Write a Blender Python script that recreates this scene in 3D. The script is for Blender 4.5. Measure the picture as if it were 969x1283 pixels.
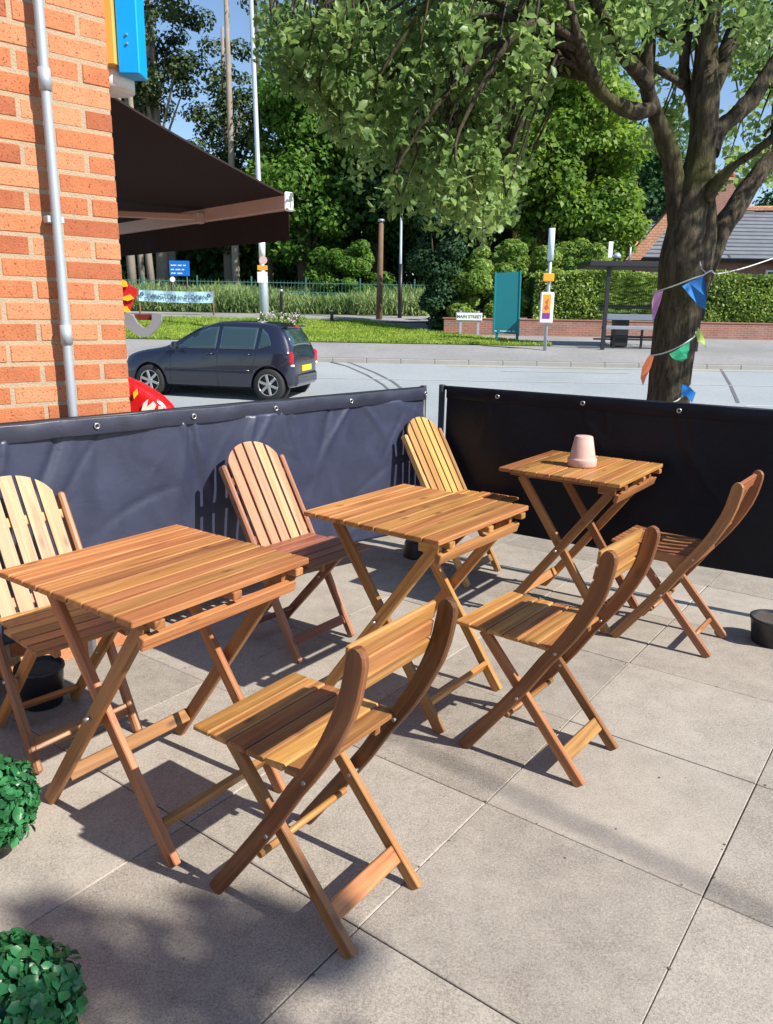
import bpy, bmesh, math, random
import numpy as np
from mathutils import Vector, Matrix
for o in list(bpy.data.objects): bpy.data.objects.remove(o)
S = bpy.context.scene
COL = S.collection
R = math.radians
random.seed(7); RNG = np.random.default_rng(7)

# ------------------------------------------------------------ camera
F, PITCH, ROLL, H = 966.8, 0.253, 0.018, 1.40
fw = Vector((0, math.cos(PITCH), -math.sin(PITCH)))
U0 = Vector((0, math.sin(PITCH), math.cos(PITCH))); X0 = Vector((1, 0, 0))
cr, sr = math.cos(ROLL), math.sin(ROLL)
right = X0*cr + U0*sr; up = U0*cr - X0*sr
cd = bpy.data.cameras.new('camera'); cam = bpy.data.objects.new('camera', cd); COL.objects.link(cam)
cam.matrix_world = Matrix(((right.x, up.x, -fw.x, 0), (right.y, up.y, -fw.y, 0), (right.z, up.z, -fw.z, H), (0, 0, 0, 1)))
cd.sensor_fit = 'VERTICAL'; cd.sensor_height = 36; cd.sensor_width = 36
cd.lens = F/1283*36; cd.clip_start = .05; cd.clip_end = 2000
S.camera = cam
# ------------------------------------------------------------ world and sun
SAZ, SEL = R(-30.5), R(41)          # direction towards the sun
sdir = Vector((math.cos(SAZ)*math.cos(SEL), math.sin(SAZ)*math.cos(SEL), math.sin(SEL)))
w = bpy.data.worlds.new('World'); S.world = w; w.use_nodes = True
wn = w.node_tree.nodes; wl = w.node_tree.links; bg = wn['Background']
sky = wn.new('ShaderNodeTexSky'); sky.sky_type = 'NISHITA'; sky.sun_disc = False
sky.sun_elevation = SEL; sky.sun_rotation = math.pi/2 - SAZ
sky.air_density = 1.0; sky.dust_density = .2; sky.ozone_density = 3.0
wl.new(sky.outputs[0], bg.inputs[0]); bg.inputs[1].default_value = .10
ld = bpy.data.lights.new('sun', 'SUN'); ld.energy = 4.6; ld.angle = R(.53); ld.color = (1, .95, .87)
sun = bpy.data.objects.new('sun', ld); COL.objects.link(sun)
sun.rotation_euler = sdir.to_track_quat('Z', 'Y').to_euler(); sun.location = sdir*40
S.view_settings.view_transform = 'Standard'; S.view_settings.look = 'None'
S.view_settings.exposure = 0.80; S.view_settings.gamma = 1
try:
    S.cycles.max_bounces = 6; S.cycles.transparent_max_bounces = 8
except Exception: pass

# ------------------------------------------------------------ helpers
def at(px, py, y):
    """world point at distance y seen at photograph pixel px,py"""
    a, b = px-484.5, py-641.5
    c, s = math.cos(-ROLL), math.sin(-ROLL)
    X = (c*a-s*b)/F; Y = -(s*a+c*b)/F
    d = Vector((X, math.cos(PITCH)+Y*math.sin(PITCH), -math.sin(PITCH)+Y*math.cos(PITCH)))
    return Vector((0, 0, H)) + d*(y/d.y)
def atz(px, py, z):
    p = at(px, py, 1.0); d = p-Vector((0, 0, H)); return Vector((0, 0, H)) + d*((z-H)/d.z)
def tag(o, label=None, cat=None, group=None, kind=None):
    if label: o['label'] = label
    if cat: o['category'] = cat
    if group: o['group'] = group
    if kind: o['kind'] = kind
    return o
def empty(name, loc, rz=0, label=None, cat=None, group=None):
    o = bpy.data.objects.new(name, None); COL.objects.link(o); o.location = loc; o.rotation_euler = (0, 0, rz)
    o.empty_display_size = .1
    return tag(o, label, cat, group)
def link_mesh(name, me, mat, parent=None, smooth=False):
    o = bpy.data.objects.new(name, me); COL.objects.link(o)
    if mat is not None and not me.materials: me.materials.append(mat)
    if parent is not None: o.parent = parent
    if smooth: me.polygons.foreach_set('use_smooth', [True]*len(me.polygons))
    return o
class MB:
    """collects boards, boxes, tubes and lathes into one mesh"""
    def __init__(s): s.v = []; s.f = []; s.uv = []; s.sm = []
    def add(s, vs, fs, uvf=None, smooth=False):
        b = len(s.v); s.v += [tuple(v) for v in vs]
        for f in fs:
            s.f.append([b+i for i in f]); s.sm.append(smooth)
            for i in f: s.uv.append(uvf(vs[i]) if uvf else (vs[i][0]+vs[i][1], vs[i][2]))
    def frame(s, o, ax, ay, az, lx, ly, lz, ch=.003):
        """chamfered box centred on o with half sizes lx,ly,lz along unit axes; grain runs along ax"""
        o = Vector(o); ch = min(ch, lx*.9, ly*.9, lz*.9)
        vs = []; idx = {}
        for sx in (-1, 1):
            for sy in (-1, 1):
                for sz in (-1, 1):
                    for k in range(3):
                        e = [lx-ch, ly-ch, lz-ch]; e[k] = (lx, ly, lz)[k]
                        idx[(sx, sy, sz, k)] = len(vs)
                        vs.append(o+ax*(sx*e[0])+ay*(sy*e[1])+az*(sz*e[2]))
        fs = []
        for k in range(3):
            a, b = [i for i in range(3) if i != k]
            for sg in (-1, 1):
                q = []
                for (p, r) in ((-1, -1), (1, -1), (1, 1), (-1, 1)):
                    t = [0, 0, 0]; t[k] = sg; t[a] = p; t[b] = r; q.append(idx[(*t, k)])
                fs.append(q)
        for k in range(3):      # edge chamfers: edge along axis k
            a, b = [i for i in range(3) if i != k]
            for p in (-1, 1):
                for r in (-1, 1):
                    q = []
                    for (sg, kk) in ((-1, a), (1, a), (1, b), (-1, b)):
                        t = [0, 0, 0]; t[k] = sg; t[a] = p; t[b] = r; q.append(idx[(*t, kk)])
                    fs.append(q)
        for sx in (-1, 1):
            for sy in (-1, 1):
                for sz in (-1, 1): fs.append([idx[(sx, sy, sz, k)] for k in range(3)])
        # orient outward
        out = []
        for f in fs:
            n = (vs[f[1]]-vs[f[0]]).cross(vs[f[2]]-vs[f[0]]); c = sum((vs[i] for i in f), Vector())/len(f)-o
            out.append(f if n.dot(c) > 0 else f[::-1])
        ru = random.random()*7
        s.add(vs, out, lambda v: ((v-o).dot(ax)+ru, (v-o).dot(ay)+(v-o).dot(az)+ru))
        return s
    def board(s, p0, p1, wdt, thk, side, ch=.0025):
        """board from p0 to p1; width wdt along side, thickness thk along the third axis"""
        p0 = Vector(p0); p1 = Vector(p1); ax = (p1-p0); L = ax.length; ax.normalize()
        side = Vector(side); ay = (side-ax*side.dot(ax)).normalized(); az = ax.cross(ay)
        return s.frame((p0+p1)/2, ax, ay, az, L/2, wdt/2, thk/2, ch)
    def box(s, c, sx, sy, sz, ch=.003):
        return s.frame(c, Vector((1, 0, 0)), Vector((0, 1, 0)), Vector((0, 0, 1)), sx/2, sy/2, sz/2, ch)
    def tube(s, pts, rad, n=8, cap=True):
        pts = [Vector(p) for p in pts]; rad = rad if hasattr(rad, '__len__') else [rad]*len(pts)
        t = (pts[1]-pts[0]).normalized(); a = Vector((0, 0, 1)) if abs(t.z) < .9 else Vector((1, 0, 0))
        nrm = t.cross(a).normalized(); vs = []; L = 0; Ls = []
        for i, p in enumerate(pts):
            t = (pts[min(i+1, len(pts)-1)]-pts[max(i-1, 0)]).normalized()
            nrm = (nrm-t*nrm.dot(t)).normalized(); b = t.cross(nrm)
            if i: L += (p-pts[i-1]).length
            for k in range(n):
                an = 2*math.pi*k/n; vs.append(p+(nrm*math.cos(an)+b*math.sin(an))*rad[i]); Ls.append((L, k/n*.2))
        b0 = len(s.v); s.v += [tuple(v) for v in vs]
        for i in range(len(pts)-1):
            for k in range(n):
                f = [i*n+k, i*n+(k+1) % n, (i+1)*n+(k+1) % n, (i+1)*n+k]
                s.f.append([b0+j for j in f]); s.sm.append(True); s.uv += [Ls[j] for j in f]
        if cap:
            for base, rv in ((0, True), ((len(pts)-1)*n, False)):
                f = [base+k for k in range(n)]; f = f[::-1] if rv else f
                s.f.append([b0+j for j in f]); s.sm.append(False); s.uv += [Ls[j] for j in f]
        return s
    def lathe(s, prof, c=(0, 0, 0), n=24):
        b0 = len(s.v)
        for (r, z) in prof:
            for k in range(n):
                an = 2*math.pi*k/n; s.v.append((c[0]+r*math.cos(an), c[1]+r*math.sin(an), c[2]+z))
        for i in range(len(prof)-1):
            for k in range(n):
                f = [i*n+k, i*n+(k+1) % n, (i+1)*n+(k+1) % n, (i+1)*n+k]
                s.f.append([b0+j for j in f]); s.sm.append(True); s.uv += [(k/n, i/5)]*4
        return s
    def prism(s, poly, o, ax, ay, n, t, ch=0):
        """flat polygon (2d list) in axes ax, ay, thickness t along n (centred)"""
        o = Vector(o); k = len(poly)
        vs = [o+ax*x+ay*y-n*(t/2) for x, y in poly]+[o+ax*x+ay*y+n*(t/2) for x, y in poly]
        A = sum(poly[i][0]*poly[(i+1) % k][1]-poly[(i+1) % k][0]*poly[i][1] for i in range(k))
        fl = (A > 0) == (ax.cross(ay).dot(n) > 0)
        top = list(range(k, 2*k)); bot = list(range(k))[::-1]
        fs = [top, bot]+[[i, (i+1) % k, k+(i+1) % k, k+i] for i in range(k)]
        if not fl: fs = [f[::-1] for f in fs]
        s.add(vs, fs, lambda v: ((v-o).dot(ax), (v-o).dot(ay)))
        return s
    def ribbon(s, cl, hw, y0, y1, ch=.003):
        """curved board: centre line (s,z) in the local XZ plane, half width hw, from y0 to y1"""
        P = [Vector((a, 0, b)) for a, b in cl]; L = 0; n = len(P); rows = []
        for i, p in enumerate(P):
            t = (P[min(i+1, n-1)]-P[max(i-1, 0)]).normalized(); nn = Vector((-t.z, 0, t.x))
            if i: L += (p-P[i-1]).length
            h = hw[i] if hasattr(hw, '__len__') else hw
            ring = [(-h, y0+ch), (-h, y1-ch), (-h+ch, y1), (h-ch, y1), (h, y1-ch), (h, y0+ch), (h-ch, y0), (-h+ch, y0)]
            rows.append([(p+nn*a+Vector((0, b, 0)), (L, a+b)) for a, b in ring])
        b0 = len(s.v); m = 8
        for r in rows: s.v += [tuple(v[0]) for v in r]
        for i in range(n-1):
            for k in range(m):
                q = [(i, k), (i+1, k), (i+1, (k+1) % m), (i, (k+1) % m)]
                s.f.append([b0+a*m+b for a, b in q]); s.sm.append(False); s.uv += [rows[a][b][1] for a, b in q]
        for i, rv in ((0, False), (n-1, True)):
            q = list(range(m)); q = q[::-1] if rv else q
            s.f.append([b0+i*m+k for k in q]); s.sm.append(False); s.uv += [rows[i][k][1] for k in q]
        return s
    def build(s, name, mat, parent=None):
        me = bpy.data.meshes.new(name); me.from_pydata(s.v, [], s.f); 
        uv = me.uv_layers.new(name='UVMap'); uv.data.foreach_set('uv', np.array(s.uv, dtype=np.float32).ravel())
        me.polygons.foreach_set('use_smooth', s.sm); me.update()
        return link_mesh(name, me, mat, parent)
def text(name, body, size, mat, parent, loc, ax, upv, depth=.002, align='CENTER', bold=0, squash=1):
    c = bpy.data.curves.new(name, 'FONT'); c.body = body; c.size = size; c.align_x = align; c.align_y = 'CENTER'
    c.extrude = depth; c.offset = bold
    o = bpy.data.objects.new(name, c); COL.objects.link(o)
    bpy.context.view_layer.update()
    me = bpy.data.meshes.new_from_object(o.evaluated_get(bpy.context.evaluated_depsgraph_get()))
    bpy.data.objects.remove(o)
    ax = Vector(ax).normalized(); upv = Vector(upv).normalized(); n = ax.cross(upv)
    M = Matrix(((ax.x*squash, upv.x, n.x, loc[0]), (ax.y*squash, upv.y, n.y, loc[1]), (ax.z*squash, upv.z, n.z, loc[2]), (0, 0, 0, 1)))
    me.transform(M); me.materials.clear()
    return link_mesh(name, me, mat, parent)

# ------------------------------------------------------------ materials
def new_mat(name):
    m = bpy.data.materials.new(name); m.use_nodes = True; return m, m.node_tree.nodes, m.node_tree.links, m.node_tree.nodes['Principled BSDF']
def plain(name, col, rough=.6, metal=0, spec=.5, var=.12, scale=6, bump=0, bscale=60, coat=0):
    m, n, l, b = new_mat(name)
    tc = n.new('ShaderNodeTexCoord'); no = n.new('ShaderNodeTexNoise'); no.inputs['Scale'].default_value = scale; no.inputs['Detail'].default_value = 6
    l.new(tc.outputs['Object'], no.inputs['Vector'])
    mx = n.new('ShaderNodeMix'); mx.data_type = 'RGBA'
    mx.inputs[6].default_value = (*[c*(1-var) for c in col], 1); mx.inputs[7].default_value = (*[min(1, c*(1+var)) for c in col], 1)
    l.new(no.outputs[0], mx.inputs[0]); l.new(mx.outputs[2], b.inputs['Base Color'])
    b.inputs['Roughness'].default_value = rough; b.inputs['Metallic'].default_value = metal
    b.inputs['Specular IOR Level'].default_value = spec; b.inputs['Coat Weight'].default_value = coat
    if bump:
        n2 = n.new('ShaderNodeTexNoise'); n2.inputs['Scale'].default_value = bscale; n2.inputs['Detail'].default_value = 4
        l.new(tc.outputs['Object'], n2.inputs['Vector'])
        bp = n.new('ShaderNodeBump'); bp.inputs['Strength'].default_value = bump; bp.inputs['Distance'].default_value = .01
        l.new(n2.outputs[0], bp.inputs['Height']); l.new(bp.outputs[0], b.inputs['Normal'])
    return m
def ramp(n, stops):
    r = n.new('ShaderNodeValToRGB'); e = r.color_ramp.elements
    while len(e) < len(stops): e.new(.5)
    for i, (p, c) in enumerate(stops): e[i].position = p; e[i].color = (*c, 1)
    return r
def math_n(n, l, op, a, b=None):
    m = n.new('ShaderNodeMath'); m.operation = op
    for i, x in enumerate((a, b)):
        if x is None: continue
        if isinstance(x, (int, float)): m.inputs[i].default_value = x
        else: l.new(x, m.inputs[i])
    return m.outputs[0]
def wood(name, dark, mid, light, rough=.42, coat=.0):
    m, n, l, b = new_mat(name)
    uv = n.new('ShaderNodeUVMap'); g = n.new('ShaderNodeNewGeometry'); oi = n.new('ShaderNodeObjectInfo')
    isl = g.outputs['Random Per Island']
    rnd = math_n(n, l, 'ADD', math_n(n, l, 'MULTIPLY', isl, 37.0), math_n(n, l, 'MULTIPLY', oi.outputs['Random'], 53.0))
    cb = n.new('ShaderNodeCombineXYZ'); l.new(rnd, cb.inputs[2])
    mp = n.new('ShaderNodeMapping'); mp.inputs['Scale'].default_value = (2.2, 46, 1); l.new(uv.outputs[0], mp.inputs[0])
    ad = n.new('ShaderNodeVectorMath'); ad.operation = 'ADD'; l.new(mp.outputs[0], ad.inputs[0]); l.new(cb.outputs[0], ad.inputs[1])
    no = n.new('ShaderNodeTexNoise'); no.inputs['Scale'].default_value = 1.0; no.inputs['Detail'].default_value = 5; no.inputs['Distortion'].default_value = .9
    l.new(ad.outputs[0], no.inputs['Vector'])
    mp2 = n.new('ShaderNodeMapping'); mp2.inputs['Scale'].default_value = (5, 320, 1); l.new(uv.outputs[0], mp2.inputs[0])
    n2 = n.new('ShaderNodeTexNoise'); n2.inputs['Scale'].default_value = 1.0; n2.inputs['Detail'].default_value = 3; l.new(mp2.outputs[0], n2.inputs['Vector'])
    rp = ramp(n, [(.25, dark), (.5, mid), (.78, light)])
    l.new(math_n(n, l, 'ADD', math_n(n, l, 'MULTIPLY', no.outputs[0], .8), math_n(n, l, 'MULTIPLY', n2.outputs[0], .2)), rp.inputs[0])
    # each board has its own tone
    hs = n.new('ShaderNodeHueSaturation'); l.new(rp.outputs[0], hs.inputs['Color'])
    r2 = math_n(n, l, 'FRACT', math_n(n, l, 'MULTIPLY', rnd, 3.37))
    l.new(math_n(n, l, 'ADD', math_n(n, l, 'MULTIPLY', r2, .62), .64), hs.inputs['Value'])
    r3 = math_n(n, l, 'FRACT', math_n(n, l, 'MULTIPLY', rnd, 7.91))
    l.new(math_n(n, l, 'ADD', math_n(n, l, 'MULTIPLY', r3, .024), .488), hs.inputs['Hue'])
    # knots
    vo = n.new('ShaderNodeTexVoronoi'); vo.inputs['Scale'].default_value = 1; mp3 = n.new('ShaderNodeMapping'); mp3.inputs['Scale'].default_value = (5, 13, 1)
    l.new(uv.outputs[0], mp3.inputs[0]); ad2 = n.new('ShaderNodeVectorMath'); ad2.operation = 'ADD'; l.new(mp3.outputs[0], ad2.inputs[0]); l.new(cb.outputs[0], ad2.inputs[1]); l.new(ad2.outputs[0], vo.inputs['Vector'])
    kn = ramp(n, [(.05, (1, 1, 1)), (.16, (0, 0, 0))]); l.new(vo.outputs['Distance'], kn.inputs[0])
    mx = n.new('ShaderNodeMix'); mx.data_type = 'RGBA'; mx.inputs[7].default_value = (*[c*.45 for c in dark], 1)
    l.new(math_n(n, l, 'MULTIPLY', kn.outputs[0], .7), mx.inputs[0]); l.new(hs.outputs[0], mx.inputs[6]); l.new(mx.outputs[2], b.inputs['Base Color'])
    l.new(math_n(n, l, 'ADD', math_n(n, l, 'MULTIPLY', n2.outputs[0], .22), rough-.1), b.inputs['Roughness'])
    bp = n.new('ShaderNodeBump'); bp.inputs['Strength'].default_value = .25; bp.inputs['Distance'].default_value = .002
    l.new(n2.outputs[0], bp.inputs['Height']); l.new(bp.outputs[0], b.inputs['Normal'])
    b.inputs['Coat Weight'].default_value = coat; b.inputs['Specular IOR Level'].default_value = .4
    return m
def leafmat(name, c1, c2, rough=.5, trans=.35, nscale=.5, spec=.3):
    m, n, l, b = new_mat(name)
    g = n.new('ShaderNodeNewGeometry'); tc = n.new('ShaderNodeTexCoord')
    no = n.new('ShaderNodeTexNoise'); no.inputs['Scale'].default_value = nscale; no.inputs['Detail'].default_value = 3; l.new(tc.outputs['Object'], no.inputs['Vector'])
    a = math_n(n, l, 'ADD', math_n(n, l, 'MULTIPLY', g.outputs['Random Per Island'], .6), math_n(n, l, 'SUBTRACT', math_n(n, l, 'MULTIPLY', no.outputs[0], 1.5), .55))
    rp = ramp(n, [(.1, c1), (.9, c2)]); l.new(a, rp.inputs[0]); l.new(rp.outputs[0], b.inputs['Base Color'])
    b.inputs['Roughness'].default_value = rough; b.inputs['Specular IOR Level'].default_value = spec
    tr = n.new('ShaderNodeBsdfTranslucent'); hs = n.new('ShaderNodeHueSaturation'); hs.inputs['Value'].default_value = 1.5; hs.inputs['Hue'].default_value = .485
    l.new(rp.outputs[0], hs.inputs['Color']); l.new(hs.outputs[0], tr.inputs[0])
    ms = n.new('ShaderNodeMixShader'); ms.inputs[0].default_value = trans
    l.new(b.outputs[0], ms.inputs[1]); l.new(tr.outputs[0], ms.inputs[2]); l.new(ms.outputs[0], n['Material Output'].inputs[0])
    return m
M = {}
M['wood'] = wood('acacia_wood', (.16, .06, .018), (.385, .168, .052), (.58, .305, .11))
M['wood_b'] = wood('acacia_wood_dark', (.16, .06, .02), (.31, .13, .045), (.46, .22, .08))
M['wood_shaded'] = wood('acacia_wood_shaded_upright', (.075, .030, .011), (.175, .074, .024), (.32, .15, .055))  # shade on the uprights' near sides put into a darker wood colour
M['pale'] = wood('acacia_wood_pale', (.22, .095, .034), (.41, .195, .075), (.57, .31, .14))  # real wood tints of the chairs with some sheen put into the colour
M['pink'] = wood('acacia_wood_pinkish', (.30, .13, .06), (.48, .235, .125), (.60, .34, .19))
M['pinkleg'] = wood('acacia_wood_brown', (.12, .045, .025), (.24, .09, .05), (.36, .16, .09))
M['yellow'] = wood('acacia_wood_yellow', (.34, .17, .05), (.53, .31, .10), (.65, .43, .17))
M['red'] = wood('reddish_wood', (.16, .062, .026), (.28, .12, .05), (.41, .19, .085))
M['steel'] = plain('steel', (.45, .45, .45), .35, .9)
M['galv'] = plain('galvanised_steel', (.42, .47, .52), .45, .35, var=.1)
M['black'] = plain('black_metal', (.015, .015, .018), .45)
M['black_plastic'] = plain('black_plastic', (.02, .021, .024), .4)
M['white'] = plain('white_paint', (.78, .78, .76), .5, var=.05)
M['grey'] = plain('grey_paint', (.25, .27, .30), .5)
M['lens'] = plain('lens', (.42, .44, .46), .2)
M['rubber'] = plain('rubber', (.02, .02, .02), .8)
M['cloth'] = plain('awning_cloth', (.022, .012, .012), .9, var=.15, bump=.15, bscale=300)
M['arm'] = plain('awning_metal', (.72, .55, .50), .4, var=.04)
M['teal'] = plain('teal_board', (.0, .14, .165), .45, var=.08, scale=1.5)
M['blue_sign'] = plain('blue_sign', (.0, .14, .55), .4, var=.1)
M['sky_blue'] = plain('sky_blue_panel', (.0, .32, .78), .35, var=.05)
M['amber'] = plain('amber_panel', (.75, .36, .07), .4, var=.1)
M['orange'] = plain('orange_sign', (.9, .35, .02), .5)
M['purple'] = plain('purple_print', (.22, .03, .30), .5)
M['banner'] = plain('banner_cloth', (.36, .55, .66), .7, var=.06)
M['ink'] = plain('ink', (.03, .05, .09), .6)
M['inkgreen'] = plain('green_ink', (.03, .12, .06), .6)
M['pale_print'] = plain('pale_print', (.55, .68, .72), .6)
M['terracotta'] = plain('terracotta', (.56, .36, .30), .85, var=.2, scale=30, bump=.2, bscale=200)
M['timber'] = plain('weathered_timber_pole', (.17, .10, .055), .85, var=.3, scale=5)
M['rope'] = plain('string', (.6, .6, .56), .9)
for k, c in dict(blue=(.02, .17, .48), lilac=(.50, .25, .48), lime=(.42, .55, .10), green=(.01, .26, .13), coral=(.70, .20, .09), blue2=(.01, .2, .6)).items():
    M['flag_'+k] = plain('flag_'+k, c, .8, var=.1)

def slabmat():
    m, n, l, b = new_mat('concrete_paving')
    tc = n.new('ShaderNodeTexCoord'); g = n.new('ShaderNodeNewGeometry')
    def noise(sc, det=5, rough=.6):
        x = n.new('ShaderNodeTexNoise'); x.inputs['Scale'].default_value = sc; x.inputs['Detail'].default_value = det; x.inputs['Roughness'].default_value = rough
        l.new(tc.outputs['Object'], x.inputs['Vector']); return x.outputs[0]
    a = noise(1.7, 8, .7); bb = noise(11, 9, .8); c = noise(150, 3, .8); d = noise(420, 2)
    t = math_n(n, l, 'ADD', math_n(n, l, 'MULTIPLY', a, .46), math_n(n, l, 'MULTIPLY', bb, .46)); t = math_n(n, l, 'SUBTRACT', t, .0)
    t = math_n(n, l, 'ADD', t, math_n(n, l, 'MULTIPLY', math_n(n, l, 'SUBTRACT', c, .5), .75))
    t = math_n(n, l, 'ADD', t, math_n(n, l, 'MULTIPLY', math_n(n, l, 'SUBTRACT', d, .5), .8))
    t = math_n(n, l, 'ADD', t, math_n(n, l, 'MULTIPLY', g.outputs['Random Per Island'], .13))
    rp = ramp(n, [(.22, (.13, .11, .088)), (.45, (.27, .237, .198)), (.72, (.43, .383, .325))]); l.new(t, rp.inputs[0])
    # dark pits
    vo = n.new('ShaderNodeTexVoronoi'); vo.inputs['Scale'].default_value = 9; l.new(tc.outputs['Object'], vo.inputs['Vector'])
    k = ramp(n, [(.018, (1, 1, 1)), (.04, (0, 0, 0))]); l.new(vo.outputs['Distance'], k.inputs[0])
    pk = n.new('ShaderNodeMath'); pk.operation = 'MULTIPLY'; l.new(k.outputs[0], pk.inputs[0]); pk.inputs[1].default_value = .45
    mx = n.new('ShaderNodeMix'); mx.data_type = 'RGBA'; mx.inputs[7].default_value = (.06, .055, .05, 1)
    l.new(pk.outputs[0], mx.inputs[0]); l.new(rp.outputs[0], mx.inputs[6]); l.new(mx.outputs[2], b.inputs['Base Color'])
    b.inputs['Roughness'].default_value = .85; b.inputs['Specular IOR Level'].default_value = .25
    bp = n.new('ShaderNodeBump'); bp.inputs['Strength'].default_value = .35; bp.inputs['Distance'].default_value = .003
    l.new(math_n(n, l, 'ADD', c, math_n(n, l, 'MULTIPLY', bb, 2)), bp.inputs['Height']); l.new(bp.outputs[0], b.inputs['Normal'])
    return m
M['slab'] = slabmat()
M['joint'] = plain('joint_grit', (.075, .062, .05), .95, var=.5, scale=14, bump=.3, bscale=100)
def groundmat(name, c1, c2, c3, s1, s2, rough=.9, bump=.2, stops=(.3, .5, .7)):
    m, n, l, b = new_mat(name); tc = n.new('ShaderNodeTexCoord')
    a = n.new('ShaderNodeTexNoise'); a.inputs['Scale'].default_value = s1; a.inputs['Detail'].default_value = 6; l.new(tc.outputs['Object'], a.inputs['Vector'])
    c = n.new('ShaderNodeTexNoise'); c.inputs['Scale'].default_value = s2; c.inputs['Detail'].default_value = 4; l.new(tc.outputs['Object'], c.inputs['Vector'])
    rp = ramp(n, list(zip(stops, (c1, c2, c3))))
    l.new(math_n(n, l, 'ADD', math_n(n, l, 'MULTIPLY', a.outputs[0], .6), math_n(n, l, 'MULTIPLY', c.outputs[0], .4)), rp.inputs[0]); l.new(rp.outputs[0], b.inputs['Base Color'])
    b.inputs['Roughness'].default_value = rough; b.inputs['Specular IOR Level'].default_value = .25
    bp = n.new('ShaderNodeBump'); bp.inputs['Strength'].default_value = bump; bp.inputs['Distance'].default_value = .02
    l.new(c.outputs[0], bp.inputs['Height']); l.new(bp.outputs[0], b.inputs['Normal'])
    return m
M['road'] = groundmat('worn_asphalt', (.25, .275, .285), (.305, .33, .34), (.355, .375, .38), .35, 14)
M['pave'] = groundmat('pavement_asphalt', (.20, .20, .20), (.26, .255, .25), (.33, .32, .31), .5, 10)
M['kerb'] = plain('kerb_stone', (.33, .31, .28), .9, var=.2, scale=2)
M['turf'] = groundmat('turf', (.09, .16, .02), (.17, .26, .03), (.27, .34, .06), .6, 9, .95, .5)
M['soil'] = groundmat('woodland_floor', (.015, .02, .008), (.035, .045, .015), (.06, .07, .025), .3, 3, .95, .5)
M['tar'] = plain('tar', (.12, .12, .125), .8)
M['line'] = plain('faded_white_line', (.50, .51, .50), .8, var=.3, scale=3)
M['yline'] = plain('faded_yellow_line', (.46, .42, .25), .8, var=.3, scale=3)

def brickmat(name, cols, scale=1.0):
    m, n, l, b = new_mat(name); g = n.new('ShaderNodeNewGeometry'); tc = n.new('ShaderNodeTexCoord')
    a = n.new('ShaderNodeTexNoise'); a.inputs['Scale'].default_value = 14; a.inputs['Detail'].default_value = 6; a.inputs['Roughness'].default_value = .7; l.new(tc.outputs['Object'], a.inputs['Vector'])
    c = n.new('ShaderNodeTexNoise'); c.inputs['Scale'].default_value = 150; c.inputs['Detail'].default_value = 3; l.new(tc.outputs['Object'], c.inputs['Vector'])
    t = math_n(n, l, 'ADD', math_n(n, l, 'MULTIPLY', g.outputs['Random Per Island'], .5), math_n(n, l, 'MULTIPLY', a.outputs[0], .5))
    rp = ramp(n, [(.25, cols[0]), (.5, cols[1]), (.75, cols[2])]); l.new(t, rp.inputs[0])
    k = ramp(n, [(.33, (1, 1, 1)), (.40, (0, 0, 0))]); l.new(c.outputs[0], k.inputs[0])
    mx = n.new('ShaderNodeMix'); mx.data_type = 'RGBA'; mx.inputs[7].default_value = (.10, .035, .02, 1)
    l.new(math_n(n, l, 'MULTIPLY', k.outputs[0], .75), mx.inputs[0]); l.new(rp.outputs[0], mx.inputs[6]); l.new(mx.outputs[2], b.inputs['Base Color'])
    b.inputs['Roughness'].default_value = .9; b.inputs['Specular IOR Level'].default_value = .2
    bp = n.new('ShaderNodeBump'); bp.inputs['Strength'].default_value = .7; bp.inputs['Distance'].default_value = .004
    l.new(math_n(n, l, 'ADD', c.outputs[0], a.outputs[0]), bp.inputs['Height']); l.new(bp.outputs[0], b.inputs['Normal'])
    return m
M['brick'] = brickmat('orange_brick', ((.34, .105, .05), (.45, .16, .072), (.53, .235, .12)))
M['mortar'] = plain('mortar', (.39, .29, .19), .95, var=.15, scale=20, bump=.5, bscale=160)

def tex_brick(name, c1, c2, mo, scale, bw=.5, rh=.25, mort=.02, offset=.5):
    m, n, l, b = new_mat(name); tc = n.new('ShaderNodeUVMap')
    br = n.new('ShaderNodeTexBrick'); l.new(tc.outputs[0], br.inputs['Vector'])
    br.inputs['Color1'].default_value = (*c1, 1); br.inputs['Color2'].default_value = (*c2, 1); br.inputs['Mortar'].default_value = (*mo, 1)
    br.inputs['Scale'].default_value = scale; br.inputs['Brick Width'].default_value = bw; br.inputs['Row Height'].default_value = rh; br.inputs['Mortar Size'].default_value = mort
    br.offset = offset
    no = n.new('ShaderNodeTexNoise'); no.inputs['Scale'].default_value = 2; no.inputs['Detail'].default_value = 5; l.new(tc.outputs[0], no.inputs['Vector'])
    mx = n.new('ShaderNodeMix'); mx.data_type = 'RGBA'; mx.blend_type = 'MULTIPLY'; mx.inputs[0].default_value = .6
    l.new(br.outputs[0], mx.inputs[6]); rp = ramp(n, [(.3, (.7, .7, .7)), (.7, (1.1, 1.1, 1.1))]); l.new(no.outputs[0], rp.inputs[0]); l.new(rp.outputs[0], mx.inputs[7])
    l.new(mx.outputs[2], b.inputs['Base Color']); b.inputs['Roughness'].default_value = .9
    return m
M['farbrick'] = tex_brick('garden_wall_brick', (.27, .10, .07), (.34, .14, .10), (.30, .22, .18), 1, .23, .075, .012)
M['slate'] = tex_brick('roof_tiles', (.15, .165, .19), (.19, .205, .23), (.045, .05, .06), 1, 9, .42, .07)
M['claytile'] = tex_brick('clay_tiles', (.50, .25, .15), (.58, .31, .20), (.32, .15, .09), 1, .25, .12, .015)
M['render_wall'] = plain('rendered_wall', (.55, .48, .40), .9)

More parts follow.
